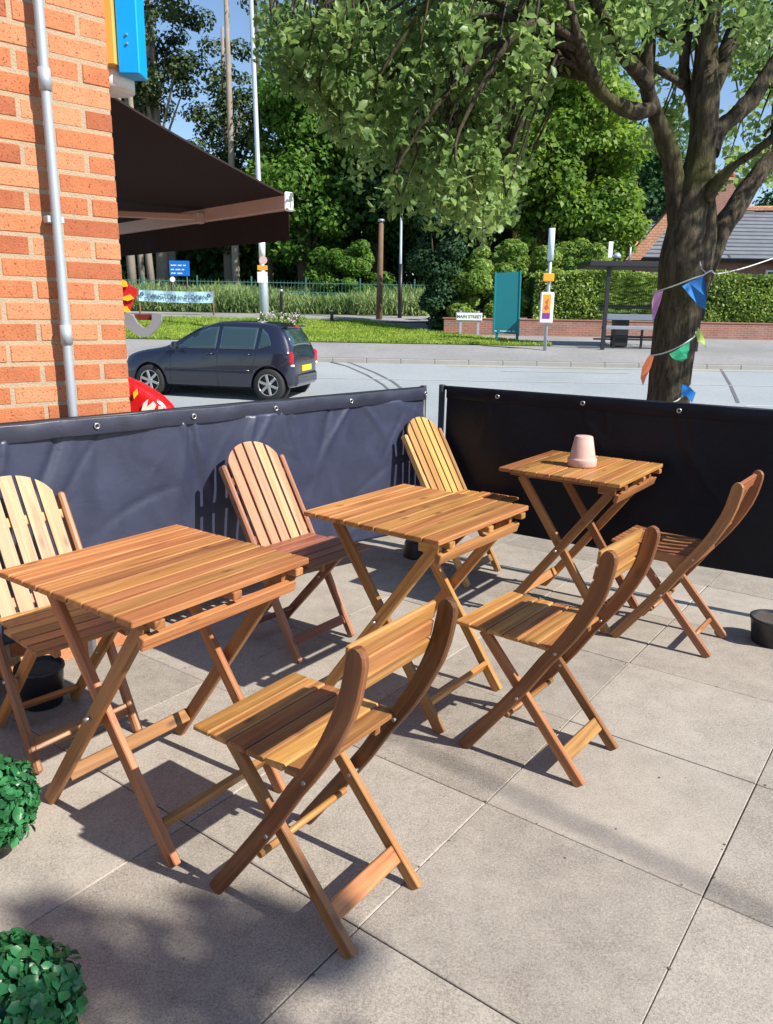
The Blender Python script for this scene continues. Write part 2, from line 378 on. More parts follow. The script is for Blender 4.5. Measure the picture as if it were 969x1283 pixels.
def vinyl(name, col):
    m, n, l, b = new_mat(name); tc = n.new('ShaderNodeTexCoord')
    no = n.new('ShaderNodeTexNoise'); no.inputs['Scale'].default_value = 5; no.inputs['Detail'].default_value = 7; no.inputs['Distortion'].default_value = 1.2; l.new(tc.outputs['Object'], no.inputs['Vector'])
    rp = ramp(n, [(.3, [c*.85 for c in col]), (.7, [c*1.2 for c in col])]); l.new(no.outputs[0], rp.inputs[0]); l.new(rp.outputs[0], b.inputs['Base Color'])
    b.inputs['Roughness'].default_value = .40; b.inputs['Specular IOR Level'].default_value = .6 if col[0] > .02 else .22  # the shaded copy also gets less sheen
    wv = n.new('ShaderNodeTexNoise'); wv.inputs['Scale'].default_value = 14; wv.inputs['Detail'].default_value = 5; wv.inputs['Distortion'].default_value = 2.0; l.new(tc.outputs['Object'], wv.inputs['Vector'])
    bp = n.new('ShaderNodeBump'); bp.inputs['Strength'].default_value = .13; bp.inputs['Distance'].default_value = .012
    l.new(wv.outputs[0], bp.inputs['Height']); l.new(bp.outputs[0], b.inputs['Normal'])
    return m
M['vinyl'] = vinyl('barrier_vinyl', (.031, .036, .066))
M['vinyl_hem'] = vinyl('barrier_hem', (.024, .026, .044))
M['vinyl_shaded'] = vinyl('barrier_vinyl_shaded', (.004, .005, .011))  # shaded copy of the barrier vinyl, its shade put into the colour

# bark
def bark():
    m, n, l, b = new_mat('bark'); tc = n.new('ShaderNodeTexCoord')
    mp = n.new('ShaderNodeMapping'); mp.inputs['Scale'].default_value = (17, 17, 4); l.new(tc.outputs['Object'], mp.inputs[0])
    a = n.new('ShaderNodeTexNoise'); a.inputs['Scale'].default_value = 1.6; a.inputs['Detail'].default_value = 9; a.inputs['Roughness'].default_value = .7; a.inputs['Distortion'].default_value = .6; l.new(mp.outputs[0], a.inputs['Vector'])
    c = n.new('ShaderNodeTexNoise'); c.inputs['Scale'].default_value = 1.4; c.inputs['Detail'].default_value = 3; l.new(tc.outputs['Object'], c.inputs['Vector'])
    rp = ramp(n, [(.32, (.022, .017, .012)), (.52, (.085, .068, .048)), (.72, (.18, .15, .105))]); l.new(a.outputs[0], rp.inputs[0])
    mx = n.new('ShaderNodeMix'); mx.data_type = 'RGBA'; mx.inputs[7].default_value = (.085, .095, .02, 1)
    k = ramp(n, [(.52, (0, 0, 0)), (.66, (1, 1, 1))]); l.new(c.outputs[0], k.inputs[0])
    l.new(math_n(n, l, 'MULTIPLY', k.outputs[0], .7), mx.inputs[0]); l.new(rp.outputs[0], mx.inputs[6]); l.new(mx.outputs[2], b.inputs['Base Color'])
    b.inputs['Roughness'].default_value = .95; b.inputs['Specular IOR Level'].default_value = .15
    bp = n.new('ShaderNodeBump'); bp.inputs['Strength'].default_value = 1.0; bp.inputs['Distance'].default_value = .035; l.new(a.outputs[0], bp.inputs['Height']); l.new(bp.outputs[0], b.inputs['Normal'])
    return m
M['bark'] = bark()
M['palebark'] = plain('pale_bark', (.24, .20, .16), .9, var=.35, scale=3, bump=.5, bscale=20)
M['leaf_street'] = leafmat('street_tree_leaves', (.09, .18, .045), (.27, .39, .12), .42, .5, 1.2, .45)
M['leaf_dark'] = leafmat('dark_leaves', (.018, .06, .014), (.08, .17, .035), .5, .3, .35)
M['leaf_mid'] = leafmat('mid_leaves', (.035, .11, .014), (.17, .31, .045), .5, .4, .3)
M['leaf_bright'] = leafmat('bright_leaves', (.05, .13, .014), (.24, .37, .05), .5, .45, .3)
M['leaf_blue'] = leafmat('cool_leaves', (.035, .11, .045), (.13, .26, .10), .5, .35, .3)
M['leaf_pine'] = leafmat('pine_needles', (.018, .045, .015), (.085, .12, .035), .6, .15, .4)
M['leaf_hedge'] = leafmat('hedge_leaves', (.07, .16, .02), (.36, .47, .10), .45, .35, 1.2)
M['leaf_laurel'] = leafmat('laurel_leaves', (.07, .16, .02), (.34, .46, .10), .4, .4, .6)
M['leaf_yew'] = leafmat('yew_needles', (.010, .038, .012), (.03, .085, .02), .6, .1, .5)
M['leaf_grass'] = leafmat('long_grass_blades', (.12, .21, .06), (.33, .42, .18), .7, .4, .5)
M['leaf_turf'] = leafmat('turf_blades', (.16, .27, .03), (.38, .47, .085), .7, .4, .8)
M['leaf_box'] = leafmat('plastic_box_leaves', (.012, .075, .025), (.05, .25, .08), .35, .15, 8, .5)

# ------------------------------------------------------------ foliage
def leaf_mesh(name, C, size, mat, parent=None, aspect=.6, updir=.35, curved=False, outward=None, smooth=False, elong=None):
    N = len(C); C = np.asarray(C, float)
    size = np.broadcast_to(np.asarray(size, float), (N,)) * RNG.uniform(.65, 1.3, N)
    nrm = RNG.normal(size=(N, 3)); nrm /= np.linalg.norm(nrm, axis=1)[:, None]
    if outward is not None: nrm = nrm*.8+outward*1.0
    nrm[:, 2] += updir*1.5; nrm /= np.linalg.norm(nrm, axis=1)[:, None]
    t = RNG.normal(size=(N, 3))
    if elong is not None: t = t*.35+np.asarray(elong)
    t -= nrm*(t*nrm).sum(1)[:, None]; t /= np.linalg.norm(t, axis=1)[:, None]
    b = np.cross(nrm, t)
    L = size[:, None]/2; W = L*aspect
    if curved:
        prof = [(-1, 0, 0), (-.35, -.85, .12), (-.35, .85, .12), (.35, -.8, .10), (.35, .8, .10), (1, 0, -.25), (-.35, 0, -.03), (.35, 0, -.05)]
        V = np.stack([C+t*L*a+b*W*c+nrm*L*d for a, c, d in prof], 1).reshape(-1, 3)
        fc = np.array([[0, 1, 6, 0], [0, 6, 2, 0]])
        base = np.arange(N)[:, None]*8
        tri = np.array([[0, 1, 6], [0, 6, 2], [5, 4, 7], [5, 7, 3]]); quad = np.array([[1, 3, 7, 6], [6, 7, 4, 2]])
        T = (base[:, :, None]+tri[None]).reshape(-1, 3); Q = (base[:, :, None]+quad[None]).reshape(-1, 4)
        loops = np.concatenate([T.ravel(), Q.ravel()]); tot = np.concatenate([np.full(len(T), 3), np.full(len(Q), 4)])
    else:
        prof = [(-1, 0), (0, -1), (1, 0), (0, 1)]
        bend = [0, .25, -.1, .25]
        V = np.stack([C+t*L*a+b*W*c+nrm*L*d for (a, c), d in zip(prof, bend)], 1).reshape(-1, 3)
        loops = np.arange(N*4); tot = np.full(N, 4)
    me = bpy.data.meshes.new(name)
    me.vertices.add(len(V)); me.vertices.foreach_set('co', V.astype(np.float32).ravel())
    me.loops.add(len(loops)); me.loops.foreach_set('vertex_index', loops.astype(np.int32))
    st = np.concatenate([[0], np.cumsum(tot)[:-1]])
    me.polygons.add(len(tot)); me.polygons.foreach_set('loop_start', st.astype(np.int32)); me.polygons.foreach_set('loop_total', tot.astype(np.int32))
    me.update(calc_edges=True)
    return link_mesh(name, me, mat, parent, smooth=smooth)
def clumps(cen, rad, nclump, nleaf, crad, shell=.55, flat=1.0):
    """leaf positions: clumps spread in an ellipsoid, leaves on each clump's upper shell"""
    cen = np.array(cen); rad = np.array(rad)
    d = RNG.normal(size=(nclump, 3)); d /= np.linalg.norm(d, axis=1)[:, None]
    r = shell+(1-shell)*RNG.random(nclump)**.6
    cc = cen+d*rad*r[:, None]
    cr_ = crad*RNG.uniform(.6, 1.35, nclump)
    P = []; O = []
    for c, q in zip(cc, cr_):
        m = int(nleaf*(q/crad)**2)
        e = RNG.normal(size=(m, 3)); e /= np.linalg.norm(e, axis=1)[:, None]
        k = (RNG.random(m)**.35)[:, None]
        P.append(c+e*k*q*np.array([1, 1, .7*flat])); O.append(e)
    return np.concatenate(P), np.concatenate(O), cc
def tree(name, label, cat, base, height, crad, cz, mat, trunk_r=.25, bark_m=None, nclump=60, nleaf=260, clr=1.3, leaf=.28, shell=.45, group=None, lean=(0, 0)):
    base = Vector(base); t = empty(name, base, 0, label, cat, group)
    mb = MB(); top = Vector((lean[0], lean[1], height))
    pts = [Vector((0, 0, -.3))]+[top*(i/6)+Vector((random.uniform(-.15, .15), random.uniform(-.15, .15), 0)) for i in range(1, 7)]
    mb.tube(pts, [trunk_r*(1.25-.16*i) for i in range(7)], 9); mb.build('trunk', bark_m or M['bark'], t)
    P, O, cc = clumps((lean[0]*.8, lean[1]*.8, cz), crad, nclump, nleaf, clr, shell)
    lm = MB()
    for c in cc[::3]:
        k = min(max((c[2]/height)*.6, .15), .9); a = top*k; c = Vector(c); m = (a+c)/2+Vector((0, 0, .3))
        lm.tube([a, m, c], [trunk_r*.35, trunk_r*.2, .03], 5, False)
    lm.build('limbs', bark_m or M['bark'], t)
    leaf_mesh('crown', P, leaf, mat, t, outward=O, aspect=.7)
    return t

# ------------------------------------------------------------ the ground
def gz(y):
    pts = [(-40, 0), (7.9, 0), (8.0, -.12), (8.02, -.24), (15, -.27), (20.75, .095), (20.9, .10), (23, .36), (24.6, .43), (27.5, .62), (30, .92), (33, 1.12), (40, 1.6), (60, 2.2), (400, 3)]
    for (a, za), (b, zb) in zip(pts, pts[1:]):
        if y <= b: return za+(zb-za)*(y-a)/(b-a)
    return 3
def sheet(name, mat, ys, x0, x1, dz=0, nx=2, f0=None, f1=None, zf=None):
    """a strip of ground that follows the land between left and right edges"""
    mb = MB(); vs = []; fs = []
    for y in ys:
        a = f0(y) if f0 else x0; b = f1(y) if f1 else x1
        for i in range(nx): vs.append(Vector((a+(b-a)*i/(nx-1), y, (zf or gz)(y)+dz)))
    for j in range(len(ys)-1):
        for i in range(nx-1): fs.append([j*nx+i, j*nx+i+1, (j+1)*nx+i+1, (j+1)*nx+i])
    mb.add(vs, fs); return tag(mb.build(name, mat), kind='structure')
sheet('ground', M['soil'], [-60, 7.9, 8.0, 8.02, 15, 20.75, 23, 24.6, 27.5, 30, 33, 40, 60, 150, 400], -400, 400, -.06)
sheet('road', M['road'], [8.03, 10, 15, 17, 19, 20.75], -120, 120, 0)
KY = 20.75
mb = MB(); x = -60
while x < 60:
    mb.box((x+.45, KY+.062, .095+.05), .893, .125, .13, .012); x += .9
tag(mb.build('kerb', M['kerb']), kind='structure')
sheet('pavement', M['pave'], [KY+.125, 21.5, 23, 24.6, 27.5, 30, 33.5], -120, 120, .115, zf=lambda y: max(gz(y), .10) if y > 21 else .10-.0)
# turf bank beside the far pavement, running out towards the bus stop
gx = lambda y: at(690, 430, 24).x - max(0, (y-24.0))*.95
vs = []; fs = []; ysx = [23.6, 24, 24.6, 26, 27.5, 29, 30.2]
sheet('grass_verge', M['turf'], ysx, -80, 0, .135, f1=lambda y: gx(y), nx=2)
sheet('path', M['pave'], [30.0, 31, 33.5], -80, 3, .145)
sheet('woodland_floor', M['soil'], [33, 36, 40, 60, 120], -120, 1.2, .16)
# near pavement and paving
mb = MB(); mb.box((0, 2.9, -.056), 30, 10, .1, .01); tag(mb.build('paving_bed', M['joint']), kind='structure')
A = R(-36.3); ux = Vector((math.cos(A), math.sin(A), 0)); uy = Vector((-math.sin(A), math.cos(A), 0)); O0 = Vector((.310, 1.998, 0))
mb = MB(); SX, SY = .618, .603
for i in range(-14, 16):
    for j in range(-12, 14):
        c = O0+ux*((i+.5)*SX)+uy*((j+.5)*SY)
        if -3.5 < c.y < 7.3 and abs(c.x) < 7:
            g = random.uniform(.0015, .0045)
            dz = random.uniform(-.0015, .0015)
            mb.frame(c+Vector((0, 0, -.02+dz)), ux, uy, Vector((0, 0, 1)), SX/2-g/2, SY/2-g/2, .02, random.uniform(.0015, .003))
tag(mb.build('paving_slabs', M['slab']), kind='structure')
# road marks
def strip(name, pts, wd, mat, dz):
    mb = MB(); vs = []
    for i, p in enumerate(pts):
        a = pts[max(i-1, 0)]; b = pts[min(i+1, len(pts)-1)]; t = Vector((b[0]-a[0], b[1]-a[1], 0)).normalized(); n = Vector((-t.y, t.x, 0))*wd/2
        for s_ in (-1, 1): vs.append(Vector((p[0]+n.x*s_, p[1]+n.y*s_, gz(p[1]+n.y*s_)+dz)))
    mb.add(vs, [[2*i, 2*i+1, 2*i+3, 2*i+2] for i in range(len(pts)-1)]); return tag(mb.build(name, mat), kind='structure')
def groundpx(px, py):
    lo, hi = 2, 90
    for _ in range(50):
        m = (lo+hi)/2
        if at(px, py, m).z > gz(m): lo = m
        else: hi = m
    return at(px, py, lo)
def pxline(l): return [(p.x, p.y) for p in (groundpx(*q) for q in l)]
strip('tar_seam', pxline([(400, 446), (440, 455), (470, 467), (492, 478), (520, 500)]), .07, M['tar'], .006)
strip('tar_seam', pxline([(400, 449), (435, 459), (460, 470), (480, 482), (500, 500)]), .06, M['tar'], .006)
strip('tar_seam', pxline([(903, 462), (915, 482), (925, 505)]), .07, M['tar'], .006)
strip('centre_line', [(-40, 17.9), (40, 17.9)], .05, M['line'], .007)
for x in (2.2, 4.6, 7, 9.4): strip('white_road_dash', [(x, 15.2), (x+1.4, 15.25)], .09, M['line'], .007)
strip('yellow_road_line', [(1.5, 20.4), (22, 20.4)], .07, M['yline'], .007)
strip('white_road_line', [(2.8, 19.6), (6, 19.6)], .05, M['yline'], .007)

# ------------------------------------------------------------ sun-bleached brick building on the left
WD = Vector((.742, .670, 0)); WN = Vector((.670, -.742, 0))       # along the face, out of the face
PC = at(165, 520, 3.12); PC.z = 0
bld = empty('brick_building', PC, 0, 'orange brick shop building corner with pale mortar beside the terrace', 'building')
def brick_wall(P, D, N, length, height, z0=0):
    mb = MB(); k = 0; z = z0
    while z < height:
        x = 0 if k % 2 == 0 else -.1125
        while x < length:
            a = max(x, 0); b = min(x+.212, length)
            if b-a > .03:
                j = random.uniform(-.0015, .0015)
                mb.frame(P-D*((a+b)/2)+N*(-.05+j)+Vector((0, 0, z+.0325)), D, N, Vector((0, 0, 1)), (b-a)/2, .05, .0318, .004)
            x += .225
        z += .075; k += 1
    return mb
fr = brick_wall(Vector((0, 0, 0)), WD, WN, 3.3, 3.9).build('bricks', M['brick'], bld)
mo = MB(); mo.frame(-WD*1.653+WN*(-.1525)+Vector((0, 0, 1.95)), WD, WN, Vector((0, 0, 1)), 1.65, .15, 1.95, .002); mo.build('mortar', M['mortar'], bld)
D2 = WN                                  # facade round the corner runs away along -WN
s2 = brick_wall(Vector((0, 0, 0))-WN*.115, WN, WD, 6.5, 3.9).build('side_bricks', M['brick'], bld)
mo = MB(); mo.frame(-WN*(3.4)+WD*(-.1525)+Vector((0, 0, 1.95)), WN, WD, Vector((0, 0, 1)), 3.1, .15, 1.95, .002); mo.build('side_mortar', M['mortar'], bld)
# conduit
mb = MB(); q0 = at(93, 525, 2.95); q1 = at(42, 70, 2.95)
def onwall(px, py, off):
    """point on the brick face (offset off in front) seen at a pixel"""
    d = at(px, py, 1)-Vector((0, 0, H)); o = Vector((0, 0, H)); P = PC+WN*off
    return o+d*((P-o).dot(WN)/d.dot(WN))
c0 = onwall(90, 500, .05); 
pr = empty('drain_pipe', (c0.x, c0.y, 0), 0, 'thin pale grey metal pipe running up the orange brick wall', 'pipe')
mb.tube([(0, 0, .0), (0, 0, 1.2), (0, 0, 2.4), (0, 0, 3.9)], .0165, 12); mb.build('pipe', M['galv'], pr)
for z in (.55, 1.30, 2.15, 2.9): mb = MB(); mb.tube([(0, 0, z-.035), (0, 0, z+.035)], .021, 12); mb.build('pipe_collar', M['galv'], pr)
for z in (.6, 1.7, 2.8):
    mb = MB(); mb.frame(-WN*.03+Vector((0, 0, z)), WD, WN, Vector((0, 0, 1)), .03, .025, .012, .002); mb.build('bracket', M['galv'], pr)

# box sign and white lamp on the side of the building
sg = at(150, 60, 3.25)
bs = empty('box_sign', (sg.x, sg.y, sg.z), 0, 'hanging box sign with amber side and sky blue side at top of brick wall', 'sign')
a1 = at(147, 84, 3.2)-sg; ax1 = Vector((1, 0, 0)); ax2 = Vector((0, 1, 0))
mb = MB(); mb.frame(Vector((.046, .0, .21)), ax1, ax2, Vector((0, 0, 1)), .040, .05, .31, .004); mb.build('blue_box', M['sky_blue'], bs)
mb = MB(); mb.frame(Vector((-.042, -.012, .235)), ax1, ax2, Vector((0, 0, 1)), .045, .055, .31, .004); mb.build('amber_box', M['amber'], bs)
for z in (.02, .05):
    mb = MB(); mb.frame(Vector((.045, 0, z-.02))-ax2*.052, ax1, ax2, Vector((0, 0, 1)), .004, .004, .004, .001); mb.build('screw', M['steel'], bs)
mb = MB(); mb.board((-.3, .1, .45), (-.04, .1, .45), .03, .03, (0, 0, 1)); mb.build('bracket', M['black'], bs)
lp = at(139, 101, 3.3); wl_ = empty('wall_lamp', lp, 0, 'white domed lamp on the brick wall above the awning', 'lamp')
mb = MB(); mb.lathe([(.0, .075), (.045, .068), (.075, .04), (.088, 0), (.088, -.04), (0, -.04)], n=24); mb.build('shade', M['white'], wl_)
mb = MB(); mb.board((-.15, 0, .02), (0, 0, .02), .03, .03, (0, 0, 1)); mb.build('arm', M['white'], wl_)

# ------------------------------------------------------------ awning
EC = at(361, 253, 5.6)
aw = empty('shop_awning', (EC.x, EC.y, EC.z), 0, 'dark brown retractable awning with pale front bar hanging out from the brick building', 'awning')
AD = WD.copy(); AL = -WN                  # projection direction, along-facade direction
def aloc(proj, along, z): return -AD*proj+AL*along+Vector((0, 0, z))
PJ, LN, RISE = 2.05, 4.2, .78
mb = MB(); nn = 10; vs = []; fs = []
for s_, dz in ((0, 0), (1, .012)):
    for i in range(nn+1):
        t = i/nn
        for j in range(2): vs.append(aloc(PJ*t, LN*j, .03+RISE*t-.05*math.sin(math.pi*t)+dz))
m = (nn+1)*2
for i in range(nn):
    fs.append([2*i, 2*i+1, 2*i+3, 2*i+2]); fs.append([m+2*i, m+2*i+2, m+2*i+3, m+2*i+1])
    fs.append([2*i, 2*i+2, m+2*i+2, m+2*i]); fs.append([2*i+1, m+2*i+1, m+2*i+3, 2*i+3])
mb.add(vs, fs); mb.build('canopy', M['cloth'], aw)
mb = MB(); mb.frame(aloc(0, LN/2, 0), AL, AD, Vector((0, 0, 1)), LN/2, .03, .055, .008); mb.build('front_bar', M['arm'], aw)
mb = MB(); mb.frame(aloc(0, -.012, 0), AL, AD, Vector((0, 0, 1)), .012, .036, .062, .01); mb.build('end_cap', M['white'], aw)
mb = MB(); vs = []; fs = []
for j in range(41):
    t = j/40
    for (dz) in (-.05, -.15, -.245): vs.append(aloc(-.01+.012*math.sin(t*30)*(-dz*3), LN*t, dz))
for j in range(40):
    for i in range(2): fs.append([j*3+i, j*3+i+1, (j+1)*3+i+1, (j+1)*3+i])
mb.add(vs, fs); v = mb.build('valance', M['cloth'], aw); sol = v.modifiers.new('t', 'SOLIDIFY'); sol.thickness = .004
mb = MB()
mb.board(aloc(.06, 1.15, -.02), aloc(.85, 2.9, .10), .05, .035, (0, 0, 1), .006)
mb.board(aloc(.85, 2.9, .10), aloc(1.95, 2.0, .5), .05, .035, (0, 0, 1), .006)
mb.frame(aloc(.06, 1.12, -.03), AL, AD, Vector((0, 0, 1)), .04, .03, .04, .006); mb.build('folding_arm', M['arm'], aw)
mb = MB(); mb.board(aloc(PJ, 0, RISE), aloc(PJ, LN, RISE), .16, .14, (0, 0, 1), .02); mb.build('cassette', M['black'], aw)

# red bag, pennant and grey hook by the building corner
def polypx(name, pts, y, mat, parent, t=.006, org=None):
    P = [at(a, b, y) for a, b in pts]; o = org
    mb = MB(); mb.prism([((p-o).x, (p-o).z) for p in P], Vector((0, y-o.y, 0)), Vector((1, 0, 0)), Vector((0, 0, 1)), Vector((0, -1, 0)), t)
    return mb.build(name, mat, parent)
rb = at(185, 522, 4.3); rs = empty('plastic_sack', (rb.x, rb.y, 0), 0, 'shiny red plastic sack with yellow and white print showing above the left barrier', 'sack')
M['redplastic'] = plain('red_plastic', (.62, .008, .012), .22, var=.2, scale=9, bump=.6, bscale=12, coat=.4)
o = Vector((rb.x, rb.y, 0))
sk = polypx('sack_body', [(140, 470), (158, 472), (176, 479), (191, 488), (204, 497), (214, 507), (222, 519), (226, 560), (226, 700), (140, 700)], 4.3, M['redplastic'], rs, .16, o)
bv = sk.modifiers.new('b', 'BEVEL'); bv.width = .05; bv.segments = 5
M['printmix'] = plain('sack_print_white', (.85, .80, .70), .4); M['printyel'] = plain('print_yellow', (.85, .55, .03), .4)
polypx('print', [(176, 520), (180, 505), (186, 500), (184, 510), (192, 503), (196, 508), (190, 520)], 4.205, M['printmix'], rs, .004, o)
polypx('print', [(167, 492), (172, 487), (173, 494), (168, 500)], 4.205, M['printyel'], rs, .004, o)
polypx('print', [(198, 521), (199, 509), (204, 507), (206, 521)], 4.205, M['printmix'], rs, .004, o)
pn = at(160, 368, 4.3); pf = empty('hanging_pennant', pn, 0, 'small red and yellow pennant hanging at the edge of the brick wall', 'pennant')
M['redcloth'] = plain('red_cloth', (.55, .012, .012), .7)
polypx('cloth', [(140, 350), (154, 350), (164, 358), (172, 362), (172, 370), (167, 378), (163, 390), (152, 386), (140, 380)], 4.3, M['redcloth'], pf, .008, pn)
for q in ([(150, 350), (158, 352), (160, 359), (151, 360)], [(155, 372), (163, 369), (168, 374), (161, 377), (155, 376)], [(152, 384), (159, 384), (164, 391), (156, 391)]):
    polypx('print', q, 4.285, M['printyel'], pf, .008, pn)
gh = at(180, 405, 4.35); gk = empty('curved_sign_bracket', gh, 0, 'grey curved hook shaped bracket below the red and yellow pennant', 'bracket')
polypx('hook', [(140, 384), (160, 392), (167, 395), (173, 405), (181, 411), (187, 409), (191, 401), (191, 393), (203, 393), (203, 402), (197, 413), (188, 421), (180, 422), (171, 419), (158, 409), (140, 400)], 4.35, M['grey'], gk, .02, gh)
polypx('tab', [(168, 393.5), (194, 393.5), (190, 401), (173, 401)], 4.365, plain('maroon_paint', (.16, .02, .02), .5), gk, .008, gh)

# ------------------------------------------------------------ wind-break barriers
def barrier(P0, P1, h, zb, mat, hem, label, rootpt, grom, wr):
    root = empty('windbreak_barrier', rootpt, 0, label, 'barrier')
    d = (P1-P0); L = d.length; d.normalize(); n = Vector((d.y, -d.x, 0))     # towards the camera
    if n.dot(Vector((0, -1, 0))) < 0: n = -n
    NX, NZ = 260, 60; vs = []; fs = []
    X = np.linspace(0, L, NX+1); Z = np.linspace(zb, h-.055, NZ+1); XX, ZZ = np.meshgrid(X, Z)
    D = np.zeros_like(XX)
    rg = np.random.default_rng(int(L*100)); u = (h-ZZ)/(h-zb)
    for g in grom:                       # folds fanning out from each eyelet
        for k in range(6):
            an = rg.uniform(-1.0, 1.0); x0 = g*L+rg.uniform(-.10, .10); sx = x0+an*(h-ZZ)*rg.uniform(.6, 1.1)+.03*np.sin(ZZ*9+k)
            wdt = .010+.05*u*rg.uniform(.6, 1.2); D += rg.uniform(-1, 1.2)*.013*np.exp(-((XX-sx)/wdt)**2)*np.exp(-(u/.55)**2)*np.clip(u*9, 0, 1)
    for k in range(34):                  # short random creases
        x0 = rg.uniform(0, L); z0 = rg.uniform(zb, h); an = rg.uniform(-1.2, 1.2); ln = rg.uniform(.06, .22); wd = rg.uniform(.008, .022)
        a = (XX-x0)*math.cos(an)+(ZZ-z0)*math.sin(an); b = -(XX-x0)*math.sin(an)+(ZZ-z0)*math.cos(an)+.6*a*a
        D += rg.uniform(-1, 1)*.006*np.exp(-(a/ln)**2-(b/wd)**2)
    for k in range(5):                   # broad waves
        D += .006*np.sin(XX*rg.uniform(2, 9)+ZZ*rg.uniform(-5, 5)+rg.uniform(0, 6))
    D += .012*np.sin(XX*13+ZZ*4)*np.exp(-((u-.15)/.2)**2)*.35
    D *= wr
    D = D+ -.02*0
    B = P0+Vector((0, 0, 0))-Vector(rootpt)
    pts = [(B.x+d.x*x+n.x*q, B.y+d.y*x+n.y*q, z) for x, z, q in zip(XX.ravel(), ZZ.ravel(), D.ravel())]
    m = MB(); m.v = pts
    for j in range(NZ):
        for i in range(NX): m.f.append([j*(NX+1)+i, j*(NX+1)+i+1, (j+1)*(NX+1)+i+1, (j+1)*(NX+1)+i])
    m.sm = [True]*len(m.f); m.uv = [(0, 0)]*(4*len(m.f))
    o = m.build('fabric', mat, root); so = o.modifiers.new('t', 'SOLIDIFY'); so.thickness = .003
    m = MB(); NS = 60
    vs = []; fs = []; NS = 160
    for i in range(NS+1):
        x_ = L*i/NS; sag = -.0035*abs(math.sin(math.pi*x_/.44))+.0005*math.sin(x_*31); bul = .0008*math.sin(x_*17)+.0006*math.sin(x_*43)
        for (q_, z_) in ((-.006, -.066), (.009+bul, -.066), (.011+bul, -.062), (.011+bul, -.006), (.009, -.001), (0, .001), (-.008, -.004)):
            vs.append(P0+d*x_+n*q_-Vector(rootpt)+Vector((0, 0, h+z_+sag)))
    for i in range(NS):
        for j in range(6): fs.append([i*7+j, (i+1)*7+j, (i+1)*7+j+1, i*7+j+1])
    m.add(vs, fs, smooth=True)
    m.build('hem', hem, root)
    for g in grom:
        c = B+d*(g*L)+n*.014+Vector((0, 0, h-.035))
        m = MB(); ring = [c+(d*math.cos(t)+Vector((0, 0, 1))*math.sin(t))*.0095 for t in np.linspace(0, 2*math.pi, 17)]
        m.tube(ring, .0036, 6, False); e = m.build('eyelet', M['steel'], root)
        m = MB(); m.tube([c-n*.001, c+n*.0012], .006, 10); m.build('eyelet_hole', M['black'], root)
    return root, d, n, L
def pxh(px, py, h): return atz(px, py, h)
HB = 1.0
LC = pxh(533, 485, HB); LL = pxh(37, 529, HB)
for v_ in (LC, LL): v_.z = 0
LL2 = LC+(LL-LC)*1.35
L_len = (LC-LL2).length
gr = []
for gx_, gy_ in ((37-70, 545), (139, 536), (270, 525), (371, 514), (455, 503), (523, 491)):
    p = pxh(gx_, gy_, HB-.03); gr.append(((Vector((p.x, p.y, 0))-LL2).dot((LC-LL2).normalized()))/L_len)
bl, dL, nL, _ = barrier(LL2, LC, HB, .20, M['vinyl'], M['vinyl_hem'], 'creased dark blue black vinyl wind barrier on the left in front of the brick wall', (LC.x, LC.y, 0), gr, 1.0)
RC = pxh(561, 484, HB); RR_ = pxh(940, 511.5, HB)
for v_ in (RC, RR_): v_.z = 0
RE = RC+(RR_-RC)*1.5; Rl = (RE-RC).length; gr = []
for gx_, gy_ in ((617, 497), (719, 507), (840, 518)):
    p = pxh(gx_, gy_, HB-.03); gr.append(((Vector((p.x, p.y, 0))-RC).dot((RE-RC).normalized()))/Rl)
gr.append(.93)
br, dR, nR, _ = barrier(RC, RE, HB, .205, M['vinyl_shaded'], M['vinyl_shaded'], 'smooth black shaded wind barrier on the right behind the small table with the pot', (RC.x, RC.y, 0), gr, .35)
def post(P, root, extra=0):
    m = MB(); q = P-root.location; m.tube([(q.x, q.y, .0), (q.x, q.y, HB+.005+extra)], .018, 12); m.build('post', M['black'], root)
    m = MB(); m.lathe([(0, .10), (.075, .098), (.085, .085), (.09, .004), (.09, 0.001)], (q.x, q.y, 0), 28); m.build('base', M['black_plastic'], root)
post(LC+dL*.02-nL*.03, bl); post(LL2+(LC-LL2)*.16-nL*.03, bl); post(RC-dR*.045-nR*.02, br); post(RE+dR*.02-nR*.03, br)
m = MB(); q = LC-bl.location; m.tube([(q+dL*.02-nL*.03)+Vector((0, 0, .99)), (q+dL*.02-nL*.03)+(LL2-LC)+Vector((0, 0, .99))], .012, 8); m.build('rail', M['black'], bl)
m = MB(); m.tube([-dR*.045-nR*.02+Vector((0, 0, .99)), (RE-RC)-nR*.02+Vector((0, 0, .99))], .012, 8); m.build('rail', M['black'], br)
m = MB(); m.tube([-dR*.045-nR*.02+Vector((0, 0, .22)), (RE-RC)-nR*.02+Vector((0, 0, .22))], .006, 8); m.build('rail', M['black'], br)

